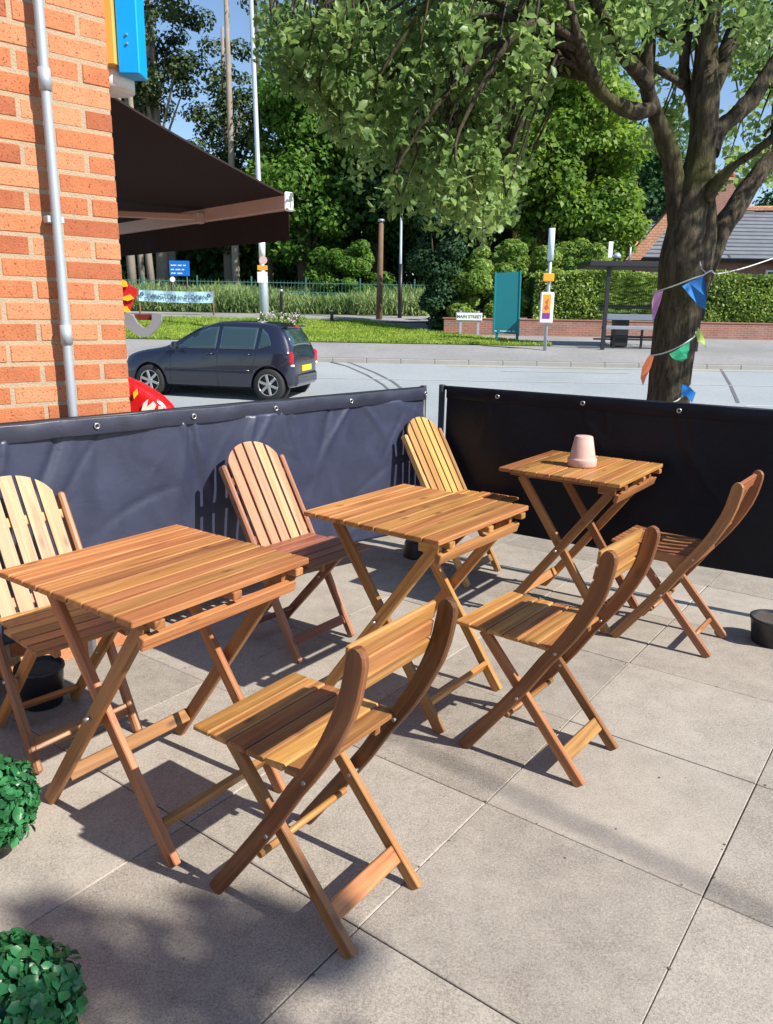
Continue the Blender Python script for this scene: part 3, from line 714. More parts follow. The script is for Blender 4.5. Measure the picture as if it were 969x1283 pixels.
# ------------------------------------------------------------ furniture
def table(x, y, a, label, tm, lm):
    """local x runs along the slats, local y across them"""
    t = empty('folding_table', (x, y, 0), a, label, 'table', 'square wooden folding tables on the terrace')
    Wd, Dp, T = .60, .57, .72; ns = 9; gap = .004; sw = (Dp-gap*(ns-1))/ns
    m = MB()
    for i in range(ns):
        v = -Dp/2+sw/2+i*(sw+gap); e = random.uniform(-.0015, .0015)
        m.board((-Wd/2+e, v, T-.009), (Wd/2+e, v, T-.009), sw, .018, (0, 1, 0), .0025)
    m.build('tabletop', tm, t)
    for u in (-.225, .02, .255):
        m = MB(); m.board((u, -Dp/2-.005, T-.030), (u, Dp/2-.03, T-.030), .03, .022, (1, 0, 0)); m.build('batten', lm, t)
    # X legs: pair A feet at -y (inner), pair B feet at +y (outer)
    for sgn, fy, ty, ux_ in (('A', -.262, .215, .200), ('B', .262, -.235, .236)):
        for su in (-1, 1):
            m = MB(); m.board((su*ux_, fy+(.006 if fy < 0 else -.006), .003), (su*ux_, ty, T-.045), .040, .021, (0, 1, 0), .003); m.build('leg', lm, t)
    # low stretchers and the bar below the front edge
    def onleg(fy, ty, k): return fy+(ty-fy)*k, .003+(T-.048)*k
    ya, za = onleg(-.262, .215, .13); m = MB(); m.board((-.19, ya+.006, za), (.19, ya+.006, za), .042, .018, (0, -.55, 1)); m.build('stretcher', lm, t)
    yb, zb_ = onleg(.262, -.235, .14); m = MB(); m.board((-.226, yb, zb_), (.226, yb, zb_), .042, .018, (0, .55, 1)); m.build('stretcher', lm, t)
    m = MB(); m.board((-.262, -.258, T-.075), (.262, -.258, T-.075), .036, .020, (0, -.3, 1)); m.build('front_bar', lm, t)
    m = MB(); m.board((-.185, .215, T-.050), (.185, .215, T-.050), .036, .020, (0, .3, 1)); m.build('rear_bar', lm, t)
    for u in (-.235, .235):
        m = MB(); m.board((u, -.20-.05, T-.042), (u, -.17, T-.042), .05, .022, (0, 0, 1)); m.build('hinge_block', lm, t)
    for u in (-.25, .25): m = MB(); m.tube([(u-.012, 0, .36), (u+.012, 0, .36)], .006, 8); m.build('pivot_bolt', M['steel'], t)
    return t
table(-.624, 2.015, .952, 'folding wooden table nearest the left edge of the terrace with a bare top', M['wood'], M['wood_b'])
table(.116, 2.694, .925, 'middle folding wooden table with bare top between the other two tables', M['wood'], M['wood'])
table(.919, 3.573, .955, 'folding wooden table with the clay pot on it by the black barrier', M['wood'], M['wood_b'])

UP = [(.405, .004), (.335, .10), (.262, .20), (.195, .295), (.135, .39), (.095, .445), (.062, .495), (.036, .54), (.014, .585), (-.006, .63), (-.020, .675), (-.029, .72), (-.033, .745), (-.034, .760), (-.034, .770), (-.034, .775)]
def curved_chair(x, y, a, label, sm, lm, seat_deep=False, backv=False, k=1.0, um=None):
    """local x points to where the sitter looks; rear feet at x=0"""
    t = empty('folding_chair', (x, y, 0), a, label, 'chair', 'folding chairs with curved uprights')
    for s_ in (-1, 1):
        m = MB(); y0 = s_*.168-.0105; up_ = [(p[0], p[1]) for p in UP]
        if k != 1: up_ = [(p[0]+(0 if p[1] < .4 else -(p[1]-.4)*.06), p[1]*(1 if p[1] < .4 else 1)+(max(0, p[1]-.4)*.16)) for p in UP]
        hw = [.0205]*6+[.0215, .0225, .0235, .0245, .0245, .0245, .024, .0215, .015, .006]
        m.ribbon(up_, hw, y0, y0+.021, .004); m.build('upright', um or lm, t)
        m = MB(); m.board((.004, s_*.132, .004), (.372, s_*.132, .417), .034, .02, (1, 0, -1)); m.build('leg', lm, t)
    if not seat_deep:
        m = MB(); ns = 6; d0, d1 = .105, .452; gp = .0045; sw = (d1-d0-gp*(ns-1))/ns
        for i in range(ns):
            c = d0+sw/2+i*(sw+gp); m.board((c, -.178, .437), (c, .178, .437), sw, .014, (1, 0, 0), .003)
        m.build('seat', sm, t)
        for s_ in (-1, 1): m = MB(); m.board((.115, s_*.110, .417), (.445, s_*.110, .417), .028, .020, (0, 0, 1)); m.build('seat_rail', lm, t)
    else:
        m = MB(); ns = 8; gp = .008; sw = (.31-gp*(ns-1))/ns
        for i in range(ns):
            c = -.155+sw/2+i*(sw+gp)
            cl = [(.10+.36*q, .434-.016*math.sin(math.pi*min(1, q*1.05))+.006*q) for q in np.linspace(0, 1, 9)]
            m.ribbon(cl, .006, c-sw/2, c+sw/2, .0015)
        m.build('seat', sm, t)
        m = MB()
        m.board((.44, -.155, .414), (.44, .155, .414), .028, .02, (0, 0, 1)); m.board((.11, -.155, .414), (.11, .155, .414), .028, .02, (0, 0, 1))
        for s_ in (-1, 1): m.board((.115, s_*.150, .412), (.45, s_*.150, .412), .042, .018, (0, 0, 1))
        m.build('seat_rail', lm, t)
    if not backv:
        m = MB()
        for z, xo in ((.745, .000), (.698, .006), (.652, .016)):
            tx = .08 if z > .74 else (.18 if z > .68 else .35)
            m.board((xo, -.160, z), (xo, .160, z), .042, .012, (-tx, 0, 1), .003)
        m.build('backrest', sm, t)
    else:
        m = MB()
        m.board((-.02, -.158, .735), (-.02, .158, .735), .05, .016, (-.25, 0, 1)); m.board((.06, -.158, .515), (.06, .158, .515), .05, .016, (-.6, 0, 1))
        for i in range(5): yy = -.12+.06*i; m.board((.058, yy, .52), (-.018, yy, .73), .036, .010, (0, 1, 0))
        m.build('backrest', sm, t)
    m = MB()
    if backv: m.tube([(.075, -.125, .075), (.075, .125, .075)], .011, 10)
    else: m.board((.068, -.124, .078), (.068, .124, .078), .046, .016, (1, 0, 1.1))
    m.build('rear_stretcher', lm if backv else sm, t)
    m = MB(); m.tube([(.258, -.16, .165), (.258, .16, .165)], .009, 8); m.build('front_rod', sm, t)
    for s_ in (-1, 1):
        m = MB(); m.tube([(.215, s_*.120, .246), (.215, s_*.183, .246)], .005, 8); m.build('pivot_bolt', M['steel'], t)
        m = MB(); m.tube([(.10, s_*.150, .43), (.10, s_*.182, .43)], .005, 8); m.build('pivot_bolt', M['steel'], t)
    return t
curved_chair(.0195, 1.528, R(144.5), 'curved back folding chair nearest the camera beside the front left table', M['wood'], M['wood_b'], um=M['wood_shaded'])
curved_chair(.695, 2.188, R(142.2), 'curved back folding chair beside the middle table with slatted wooden seat', M['wood'], M['wood_b'], um=M['wood_shaded'])
curved_chair(1.460, 3.132, R(143), 'reddish brown folding chair with narrow seat slats at the right by the pot table', M['red'], M['red'], True, True, 1.0)

def arch_chair(x, y, a, label, bm, sm, lm):
    """local x points forward; front feet at x=0; stiles run in one line from the front feet to the top"""
    t = empty('arched_folding_chair', (x, y, 0), a, label, 'chair', 'folding chairs with arched slatted backs')
    top = Vector((-.432, 0, .765)); ax = top.normalized()
    for s_ in (-1, 1):
        m = MB(); m.board(Vector((.0, s_*.170, .004)), Vector((-.432, s_*.170, .765)), .040, .024, (1, 0, .56), .007); m.build('stile', bm, t)
        m = MB(); m.board((-.385, s_*.134, .004), (-.02, s_*.134, .410), .036, .020, (1, 0, -1)); m.build('leg', lm, t)
    # facing of the back: outer edge strips lit like the slats
    nrm = Vector((ax.z, 0, -ax.x))            # forward and up
    m = MB(); ns = 5; pw = .284; gp = .0125; sw = (pw-gp*(ns-1))/ns
    for i in range(ns):
        c = -pw/2+sw/2+i*(sw+gp); s0 = .405/ax.z
        def tz(yy): return (.742+.096*math.sqrt(max(0, 1-(yy/.150)**2)))/ax.z
        n_ = 5; ptsu = [(c-sw/2+sw*q/n_, tz(c-sw/2+sw*q/n_)) for q in range(n_+1)]
        poly = [(c-sw/2, s0), (c+sw/2, s0)]+[(a_, b_) for a_, b_ in reversed(ptsu)]
        m.prism([(b_, a_) for a_, b_ in poly], nrm*.011, ax, Vector((0, 1, 0)), nrm, .010)
    m.build('backrest', bm, t)
    for z in (.47, .70): m = MB(); m.board(ax*(z/ax.z)-nrm*.002+Vector((0, -.162, 0)), ax*(z/ax.z)-nrm*.002+Vector((0, .162, 0)), .034, .013, ax); m.build('back_rail', lm, t)
    m = MB(); ns = 6; d0, d1 = -.245, .095; gp = .0045; sw = (d1-d0-gp*(ns-1))/ns
    for i in range(ns):
        c = d0+sw/2+i*(sw+gp); yw = .155 if i < 2 else .178
        m.board((c, -yw, .437), (c, yw, .437), sw, .014, (1, 0, 0), .003)
    m.build('seat', sm, t)
    for s_ in (-1, 1): m = MB(); m.board((-.24, s_*.112, .416), (.085, s_*.112, .416), .03, .020, (0, 0, 1)); m.build('seat_rail', lm, t)
    m = MB(); m.board((-.045, -.160, .078), (-.045, .160, .078), .040, .016, (-1, 0, 1.4)); m.build('front_stretcher', lm, t)
    m = MB(); m.board((-.325, -.124, .072), (-.325, .124, .072), .036, .016, (1, 0, 1)); m.build('rear_stretcher', lm, t)
    m = MB(); m.tube([(-.05, -.125, .37), (-.05, .125, .37)], .010, 8); m.build('rod', lm, t)
    for s_ in (-1, 1): m = MB(); m.tube([(-.155, s_*.118, .262), (-.155, s_*.187, .262)], .005, 8); m.build('pivot_bolt', M['steel'], t)
    return t
arch_chair(-.945, 2.225, R(-42), 'arched back folding chair at the left edge behind the front left table', M['pale'], M['pale'], M['wood'])
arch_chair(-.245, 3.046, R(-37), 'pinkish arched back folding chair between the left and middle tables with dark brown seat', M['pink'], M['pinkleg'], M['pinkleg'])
arch_chair(.535, 3.981, R(-35.6), 'yellowish arched back folding chair in the corner where the two barriers meet', M['yellow'], M['wood'], M['wood_b'])

# clay pots on the far table
pp = atz(729, 584, .72)
pt = empty('clay_pot', (pp.x, pp.y, .7205), 0, 'pink terracotta flower pot upside down on the table by the black barrier', 'plant pot')
m = MB(); m.lathe([(0, .142), (.036, .142), (.041, .139), (.059, .046), (.0605, .040), (.066, .038), (.0675, .033), (.0655, .006), (.062, .001), (.0, .001)], n=40); m.build('pot_body', M['terracotta'], pt)

# black bases on the ground
def black_pot(p, r, h, label):
    t = empty('round_planter', (p.x, p.y, 0), 0, label, 'planter')
    m = MB(); m.lathe([(0, h*.9), (r*.86, h*.9), (r*.9, h), (r, h), (r*1.02, h*.93), (r*.95, h*.85), (r*.82, .004), (0, .002)], n=32); m.build('planter_body', M['black_plastic'], t)
    m = MB(); m.lathe([(0, h*.915), (r*.85, h*.905)], n=24); m.build('soil', M['joint'], t)
black_pot(atz(52, 862, .06), .085, .15, 'black round pot on the paving under the arched chair at the left edge')
black_pot(atz(968, 792, .05), .10, .12, 'black round pot on the paving at the right edge beyond the reddish chair')

# artificial box balls
def box_ball(p, r, label):
    t = empty('topiary_ball', (p.x, p.y, 0), 0, label, 'plant', 'green topiary balls in pots at the lower left')
    N = 2600; e = RNG.normal(size=(N, 3)); e /= np.linalg.norm(e, axis=1)[:, None]
    k = (RNG.uniform(.78, 1.05, N)*(1+.06*np.sin(e[:, 0]*7+e[:, 2]*5)+.05*np.sin(e[:, 1]*11+1)))[:, None]
    leaf_mesh('leaves', e*k*r+np.array([0, 0, p.z]), .026, M['leaf_box'], t, aspect=.75, outward=e, updir=.1, curved=True)
    m = MB(); m.lathe([(0, p.z-r*.5), (.05, p.z-r*.5), (.055, p.z-r*.55), (.045, .0015), (0, .001)], n=20); m.build('pot', M['black_plastic'], t)
    m = MB(); m.lathe([(0, p.z+r*.74), (r*.5, p.z+r*.55), (r*.74, p.z), (r*.5, p.z-r*.55), (0, p.z-r*.7)], n=16); m.build('core', M['leaf_box'], t)
box_ball(at(10, 1268, 1.17), .125, 'green topiary ball at the bottom left corner of the terrace')
box_ball(at(-14, 1008, 1.75), .115, 'green topiary ball at the left edge by the legs of the front left table')

# ------------------------------------------------------------ street tree with bunting
TB = at(836, 505, 6.3); TB.z = 0; TY = 6.3
st = empty('street_tree', (TB.x, TB.y, -.05), 0, 'large street tree with mossy forked trunk and string of flags behind the right barrier', 'tree')
def tl(px, py, y=TY): return at(px, py, y)-st.location
def smooth(pts, rad, n=4):
    P = [Vector(p) for p in pts]; out = []; rr = []
    for i in range(len(P)-1):
        p0 = P[max(i-1, 0)]; p1 = P[i]; p2 = P[i+1]; p3 = P[min(i+2, len(P)-1)]
        for k in range(n):
            t = k/n; out.append(.5*((2*p1)+(p2-p0)*t+(2*p0-5*p1+4*p2-p3)*t*t+(3*p1-p0-3*p2+p3)*t**3)); rr.append(rad[i]+(rad[i+1]-rad[i])*t)
    out.append(P[-1]); rr.append(rad[-1]); return out, rr
px_m = TY/967
limbs = []
def limb(mb, pts, widths, n=22):
    P = [tl(*p) if len(p) == 3 else tl(p[0], p[1]) for p in pts]; Rr = [w_*px_m/2*.87 for w_ in widths]
    a, b = smooth(P, Rr, 9); mb.tube(a, b, n); limbs.append((a, b)); return a
mb = MB()
b0 = tl(829, 560); b0.z = .0
gp_ = tl(834, 508)
limb(mb, [(818, 690), (826, 560), (836, 500), (845, 430), (850, 380), (853, 340), (856, 310), (862, 275), (870, 235), (878, 200), (882, 160), (884, 110), (886, 60), (892, 0), (895, -80)], [84, 66, 60, 57, 60, 60, 56, 50, 44, 38, 35, 34, 30, 26, 18], 34)
limb(mb, [(866, 400), (876, 345), (882, 300), (884, 262), (884, 225)], [34, 34, 30, 24, 14])
limb(mb, [(856, 315), (852, 275), (847, 235), (840, 200, 6.25), (828, 160, 6.2), (817, 132, 6.15), (810, 100, 6.1), (812, 60, 6.05), (812, 10, 6.0), (816, -70, 6.0)], [26, 34, 28, 25, 24, 22, 16, 14, 12, 8])
limb(mb, [(818, 136, 6.15), (800, 140, 6.0), (778, 133, 5.9), (757, 118, 5.8), (742, 98, 5.7), (731, 70, 5.6), (722, 40, 5.5), (712, 0, 5.4), (690, -60, 5.2)], [18, 17, 16, 15, 14, 13, 12, 10, 7])
limb(mb, [(812, 108, 6.1), (798, 88, 6.0), (782, 70, 5.9), (768, 45, 5.8), (752, 10, 5.7), (720, -60, 5.5)], [19, 17, 15, 14, 12, 8])
limb(mb, [(880, 165, 6.35), (868, 125, 6.4), (858, 95, 6.4), (858, 60, 6.4), (862, 25, 6.45), (866, -40, 6.5)], [22, 18, 15, 14, 12, 8])
limb(mb, [(862, 110, 6.4), (840, 95, 6.3), (815, 82, 6.35), (795, 66, 6.4), (775, 45, 6.5)], [12, 11, 9, 8, 6])
limb(mb, [(860, 60, 6.4), (842, 46, 6.45), (825, 40, 6.5), (800, 20, 6.6)], [10, 9, 7, 5])
limb(mb, [(888, 190, 6.3), (905, 160, 6.35), (925, 140, 6.4), (945, 118, 6.45), (980, 60, 6.5), (1010, -20, 6.6)], [30, 24, 22, 20, 16, 10])
limb(mb, [(880, 130, 6.3), (900, 90, 6.35), (915, 50, 6.4), (935, 0, 6.4), (960, -60, 6.4)], [28, 26, 22, 16, 10])
limb(mb, [(858, 410, 6.35), (872, 360, 6.4), (888, 318, 6.45), (905, 285, 6.5), (925, 255, 6.55), (950, 220, 6.6), (990, 160, 6.7), (1040, 60, 6.8)], [40, 36, 34, 32, 30, 26, 20, 12])
limb(mb, [(886, 250, 6.2), (900, 228, 6.15), (920, 208, 6.1), (945, 190, 6.0), (985, 160, 5.9)], [16, 14, 12, 10, 6])
tk = mb.build('trunk', M['bark'], st); tk.data.update()
from mathutils import noise as mnoise
nn_ = [v.normal.copy() for v in tk.data.vertices]
for v, q in zip(tk.data.vertices, nn_):
    c_ = v.co; v.co = c_+q*(.020*mnoise.noise(Vector((c_.x*5, c_.y*5, c_.z*2.0)))+.010*mnoise.noise(Vector((c_.x*16, c_.y*16, c_.z*4))))
# leaf clumps: (px, py, distance, radius) hung from twigs
shade = []; cl = []
rs_ = random.Random(3)
def region(n, x0, x1, y0, y1, d0, d1, r0, r1, cond=None):
    k = 0
    while k < n:
        a, b = rs_.uniform(x0, x1), rs_.uniform(y0, y1)
        if cond and not cond(a, b): continue
        cl.append((a, b, rs_.uniform(d0, d1), rs_.uniform(r0, r1))); k += 1
hang = lambda a, b: b < (60+(a-330)*1.15 if a < 420 else 165+(a-420)*1.6 if a < 480 else 272 if a < 560 else 262 if a < 600 else 292-(a-600)*.5 if a < 650 else 150-(a-650)*.9)
region(215, 400, 690, 20, 290, 5.2, 7.6, .09, .19, hang)
region(60, 330, 430, 20, 130, 5.2, 7.2, .08, .16, hang)
region(38, 560, 650, 180, 300, 5.6, 6.6, .08, .14, hang)
region(62, 640, 800, -40, 105, 5.4, 7.6, .10, .2, lambda a, b: b < 110-(a-640)*.35)
region(48, 760, 970, -60, 55, 5.6, 8.2, .10, .2)
region(30, 895, 985, 50, 230, 6.6, 7.6, .08, .16)
region(18, 815, 870, 70, 180, 7.0, 7.6, .06, .12)
region(26, 620, 1000, -360, -40, 5.2, 9.0, .2, .36)
for q_ in range(20):  # unseen leaf clumps added towards the sun to shade the trunk
    t_ = rs_.uniform(2.6, 6.5); w0_ = Vector((TB.x, TY, rs_.uniform(1.3, 3.6)))+sdir*t_+Vector((rs_.uniform(-.5, .5), rs_.uniform(-.5, .5), rs_.uniform(-.3, .3)))
    if w0_.z > 3.9: shade.append((w0_-st.location, rs_.uniform(.25, .4)))
P = []; tw = MB()
ends = [a for l_ in limbs[2:] for a in l_[0][len(l_[0])//2:]]
for i, (a, b, d, r_) in enumerate(cl):
    c = tl(a, b, d); nl = int(1500*r_*r_*(1.35 if b > 0 else 1.0)+8)
    e = RNG.normal(size=(nl, 3)); e /= np.linalg.norm(e, axis=1)[:, None]
    P.append(np.array(c)+e*(RNG.random(nl)**.45)[:, None]*r_*np.array([1, 1, 1.15]))
    if i % 2 == 0:
        # drooping twig from a bit above
        h0 = c+Vector((rs_.uniform(-.1, .35), rs_.uniform(-.15, .2), rs_.uniform(.3, .9))); mid = (h0+c)/2+Vector((rs_.uniform(-.08, .08), rs_.uniform(-.08, .08), .1))
        tw.tube([h0, mid, c, c+Vector((rs_.uniform(-.05, .05), 0, -r_*1.2))], [.012, .008, .005, .002], 5, False)
    if i % 9 == 0:
        n_ = min(ends, key=lambda q: (q-c).length); h0 = n_; mid = (h0+c)/2+Vector((0, 0, .45)); aa, bb = smooth([h0, mid, c+Vector((0, 0, .25)), c], [.03, .022, .012, .005]); tw.tube(aa, bb, 6, False)
for c, r_ in shade:
    nl = int(1400*r_*r_); e = RNG.normal(size=(nl, 3)); e /= np.linalg.norm(e, axis=1)[:, None]; P.append(np.array(c)+e*(RNG.random(nl)**.45)[:, None]*r_)
P = np.concatenate(P)
leaf_mesh('crown', P, .068, M['leaf_street'], st, aspect=.62, updir=.35, curved=True)
tag(tw.build('twigs', M['bark'], st), kind='stuff')

# bunting
bu_o = at(850, 400, 6.0)
bt = empty('bunting', bu_o, 0, 'string of coloured fabric flags wound round the street tree trunk', 'bunting')
def bl_(px, py, y=5.95): return at(px, py, y)-bu_o
def strg(pts):
    a, _ = smooth([bl_(*p) for p in pts], [1]*len(pts), 5); m = MB(); m.tube(a, .005, 6, False); m.build('string', M['rope'], bt)
strg([(818, 366, 6.2), (826, 364, 6.05), (845, 358, 5.98), (868, 349, 5.97), (884, 343, 6.0), (879, 336, 6.05), (877, 328, 6.15)])
strg([(884, 343, 6.0), (892, 339, 6.1), (899, 343, 6.2), (935, 335, 6.6), (985, 318, 7.2)])
strg([(813, 446, 6.1), (830, 443, 6.0), (848, 436, 5.97), (866, 425, 5.98), (871, 420, 6.1), (873, 408, 6.3)])
strg([(840, 505, 6.0), (850, 501, 6.0), (860, 490, 6.1), (866, 482, 6.15)])
def flag(pts, y, mat):
    P = [at(a, b, y) for a, b in pts]
    m = MB(); m.prism([((p-bu_o).x, (p-bu_o).z) for p in P], Vector((0, y-bu_o.y, 0)), Vector((1, 0, 0)), Vector((0, 0, 1)), Vector((0, -1, 0)), .004)
    o = m.build('flag', mat, bt)
    # curl the cloth
    for v in o.data.vertices: v.co.y += .02*math.sin(v.co.x*25)+.03*math.cos(v.co.z*14)
    return o
flag([(852, 359), (862, 354), (873, 349), (881, 346), (882, 358), (883, 372), (884, 388), (876, 383), (864, 371)], 5.93, M['flag_blue'])
flag([(820, 367), (830, 364), (827, 382), (823, 398), (821, 404), (819, 390), (818, 378)], 6.0, M['flag_lilac'])
flag([(875, 410), (880, 418), (882, 426), (884, 437), (880, 432), (877, 429), (872, 428), (871, 418)], 6.1, M['flag_lime'])
flag([(836, 443), (848, 437), (858, 431), (865, 427), (864, 438), (861, 449), (855, 453), (846, 451), (840, 448)], 5.93, M['flag_green'])
flag([(812, 447), (819, 446), (817, 460), (812, 474), (808, 484), (805, 474), (806, 461)], 6.0, M['flag_coral'])
flag([(857, 482), (864, 484), (871, 492), (865, 504), (860, 496), (854, 496)], 6.0, M['flag_blue2'])

# ------------------------------------------------------------ parked car
def make_car():
    rear = groundpx(338, 497); 
    rear = at(338, 497, 14.7); front = Vector((-4.62, 15.25, 0)); hd = (front-Vector((rear.x, rear.y, 0))); ang = math.atan2(hd.y, hd.x)
    t = empty('parked_car', (rear.x, rear.y, gz(14.9)+.003), ang, 'dark navy five door hatchback car parked on the road seen from its side', 'car')
    paint = plain('navy_car_paint', (.012, .014, .030), .22, 0, .6, var=.05, coat=.8)
    glass, n, l, b = new_mat('car_glass'); b.inputs['Base Color'].default_value = (.028, .055, .06, 1); b.inputs['Roughness'].default_value = .03; b.inputs['Specular IOR Level'].default_value = .9; b.inputs['Coat Weight'].default_value = 1
    # origin: left rear wheel contact (camera side is local +y after heading left). wheels at x=0 and 2.46
    W = .82; CY = -W+.06            # centre line in local y
    # stations along x: (x, z_bottom, z_belt, z_top, half_bottom, half_belt, half_top)
    ST = [(-.475, .36, .60, .68, .50, .54, .46), (-.458, .28, .78, .84, .64, .66, .56), (-.41, .24, .90, .97, .72, .73, .60), (-.32, .22, .93, 1.17, .77, .77, .58), (-.20, .21, .94, 1.36, .80, .80, .57), (-.06, .20, .94, 1.425, .82, .81, .575),
          (.2, .19, .93, 1.455, .825, .815, .58), (.6, .19, .92, 1.468, .825, .815, .585), (1.0, .19, .91, 1.465, .825, .815, .58), (1.22, .19, .90, 1.435, .825, .81, .57), (1.48, .19, .895, 1.335, .825, .805, .56), (1.76, .19, .89, 1.18, .825, .80, .58),
          (2.02, .19, .885, 1.03, .82, .79, .62), (2.24, .19, .87, .95, .82, .785, .66), (2.65, .20, .83, .895, .815, .77, .64), (2.9, .21, .76, .83, .79, .73, .60), (3.08, .23, .68, .74, .74, .66, .52), (3.20, .27, .58, .63, .62, .55, .42), (3.24, .36, .50, .54, .45, .42, .3)]
    def ring(s_):
        x, zb, zl, zt, hb, hl, ht = s_; g = zt-zl
        half = [(hb*.55, zb), (hb*.93, zb+.02), (hb, zb+.10), (hb+.008, zb+(zl-zb)*.38), (hb+.005, zb+(zl-zb)*.62), (hl+.004, zl-.05), (hl-.02, zl)]
        if g > .14: half += [(hl-.02+(ht-hl+.02)*.33, zl+g*.30), (hl-.02+(ht-hl+.02)*.72, zl+g*.68), (ht, zl+g*.90), (ht*.86, zl+g*.975), (ht*.4, zt)]
        else: half += [(hl-.05, zl+g*.35), (ht+.05, zl+g*.6), (ht, zl+g*.8), (ht*.75, zl+g*.93), (ht*.4, zt)]
        return [(x, y_, z) for y_, z in half]+[(x, -y_, z) for y_, z in reversed(half)]
    m = MB(); rg = [ring(s_) for s_ in ST]; k = len(rg[0])
    for r_ in rg: m.v += [(a, b_+CY, c) for a, b_, c in r_]
    for i in range(len(rg)-1):
        for j in range(k):
            m.f.append([i*k+j, (i+1)*k+j, (i+1)*k+(j+1) % k, i*k+(j+1) % k])
    m.f.append([j for j in range(k)]); m.f.append([(len(rg)-1)*k+j for j in range(k)][::-1])
    m.sm = [True]*len(m.f); m.uv = [(0, 0)]*sum(len(f) for f in m.f)
    body = m.build('body', paint, t)
    bm = bmesh.new(); bm.from_mesh(body.data); bmesh.ops.recalc_face_normals(bm, faces=bm.faces); bm.to_mesh(body.data); bm.free()
    sb = body.modifiers.new('s', 'SUBSURF'); sb.levels = 2; sb.render_levels = 2
    cutters = []
    for wx in (0, 2.46):
        for sy in (1, -1):
            c = MB(); c.tube([(wx, CY+sy*.50, .305), (wx, CY+sy*1.1, .305)], .352, 36); co = c.build('cut', None); co.parent = t
            md = body.modifiers.new('b', 'BOOLEAN'); md.operation = 'DIFFERENCE'; md.object = co; md.solver = 'EXACT'; cutters.append(co)
    bpy.context.view_layer.update()
    dg = bpy.context.evaluated_depsgraph_get(); me = bpy.data.meshes.new_from_object(body.evaluated_get(dg)); body.modifiers.clear(); body.data = me
    for c in cutters: bpy.data.objects.remove(c)
    if not me.materials: me.materials.append(paint)
    # surface sampler: half width at x, z
    def hw(x, z):
        for a, b_ in zip(ST, ST[1:]):
            if a[0] <= x <= b_[0]:
                q = (x-a[0])/(b_[0]-a[0])
                def at_(s_):
                    r_ = ring(s_)[:12]
                    for (p, p2) in zip(r_, r_[1:]):
                        if p[2] <= z <= p2[2]+1e-9 and p2[2] > p[2]: return p[1]+(p2[1]-p[1])*(z-p[2])/(p2[2]-p[2])
                    return r_[-1][1] if z > r_[-1][2] else r_[0][1]
                return at_(a)*(1-q)+at_(b_)*q
        return .5
    def panel(name, poly, mat, off=.006, nx=14, nz=6, side=1):
        """glass panel laid over the body side: poly given by bottom and top polylines"""
        bot, top = poly; vs = []; fs = []
        for i in range(nx+1):
            q = i/nx
            def lp_(pl):
                L_ = len(pl)-1; s_ = q*L_; a = int(min(s_, L_-1e-6)); r_ = s_-a; return (pl[a][0]+(pl[a+1][0]-pl[a][0])*r_, pl[a][1]+(pl[a+1][1]-pl[a][1])*r_)
            B_ = lp_(bot); T_ = lp_(top)
            for j in range(nz+1):
                x = B_[0]+(T_[0]-B_[0])*j/nz; z = B_[1]+(T_[1]-B_[1])*j/nz; vs.append(Vector((x, CY+side*(hw(x, z)+off), z)))
        for i in range(nx):
            for j in range(nz): f = [i*(nz+1)+j, (i+1)*(nz+1)+j, (i+1)*(nz+1)+j+1, i*(nz+1)+j+1]; fs.append(f if side < 0 else f[::-1])
        m = MB(); m.add(vs, fs, smooth=True); o = m.build(name, mat, t); so = o.modifiers.new('t', 'SOLIDIFY'); so.thickness = .006; so.offset = 1; return o
    for sd in (1, -1):
        panel('side_window', ([(1.06, .945), (1.93, .935)], [(1.04, 1.352), (1.27, 1.325), (1.50, 1.235), (1.86, .985)]), glass, .002, side=sd)
        panel('side_window', ([(.27, .95), (.98, .945)], [(.24, 1.345), (.97, 1.355)]), glass, .002, side=sd)
        panel('side_window', ([(-.04, 1.03), (.20, .96)], [(-.02, 1.11), (.05, 1.24), (.17, 1.335)]), glass, .002, side=sd)
    # windscreen and rear window follow the roof line
    def cross(name, x0, x1, mat, w0, w1, n=8, off=.006, z0=None):
        vs = []; fs = []
        def zt(x):
            for a, b_ in zip(ST, ST[1:]):
                if a[0] <= x <= b_[0]: return a[3]+(b_[3]-a[3])*(x-a[0])/(b_[0]-a[0])
        for i in range(n+1):
            x = x0+(x1-x0)*i/n; w_ = w0+(w1-w0)*i/n
            for j in range(9):
                y_ = -w_+2*w_*j/8; vs.append(Vector((x, CY+y_, zt(x)+off-.035*(abs(y_)/w_)**3)))
        for i in range(n):
            for j in range(8): fs.append([i*9+j, i*9+j+1, (i+1)*9+j+1, (i+1)*9+j])
        m = MB(); m.add(vs, fs, smooth=True); o = m.build(name, mat, t); so = o.modifiers.new('t', 'SOLIDIFY'); so.thickness = .012; so.offset = 0; return o
    cross('windscreen', 1.46, 2.14, glass, .54, .62, off=.018)
    cross('rear_window', -.385, -.19, glass, .54, .50, off=.010)
    # wheels
    tyre = M['rubber']; rim = plain('alloy', (.50, .49, .48), .3, .8)
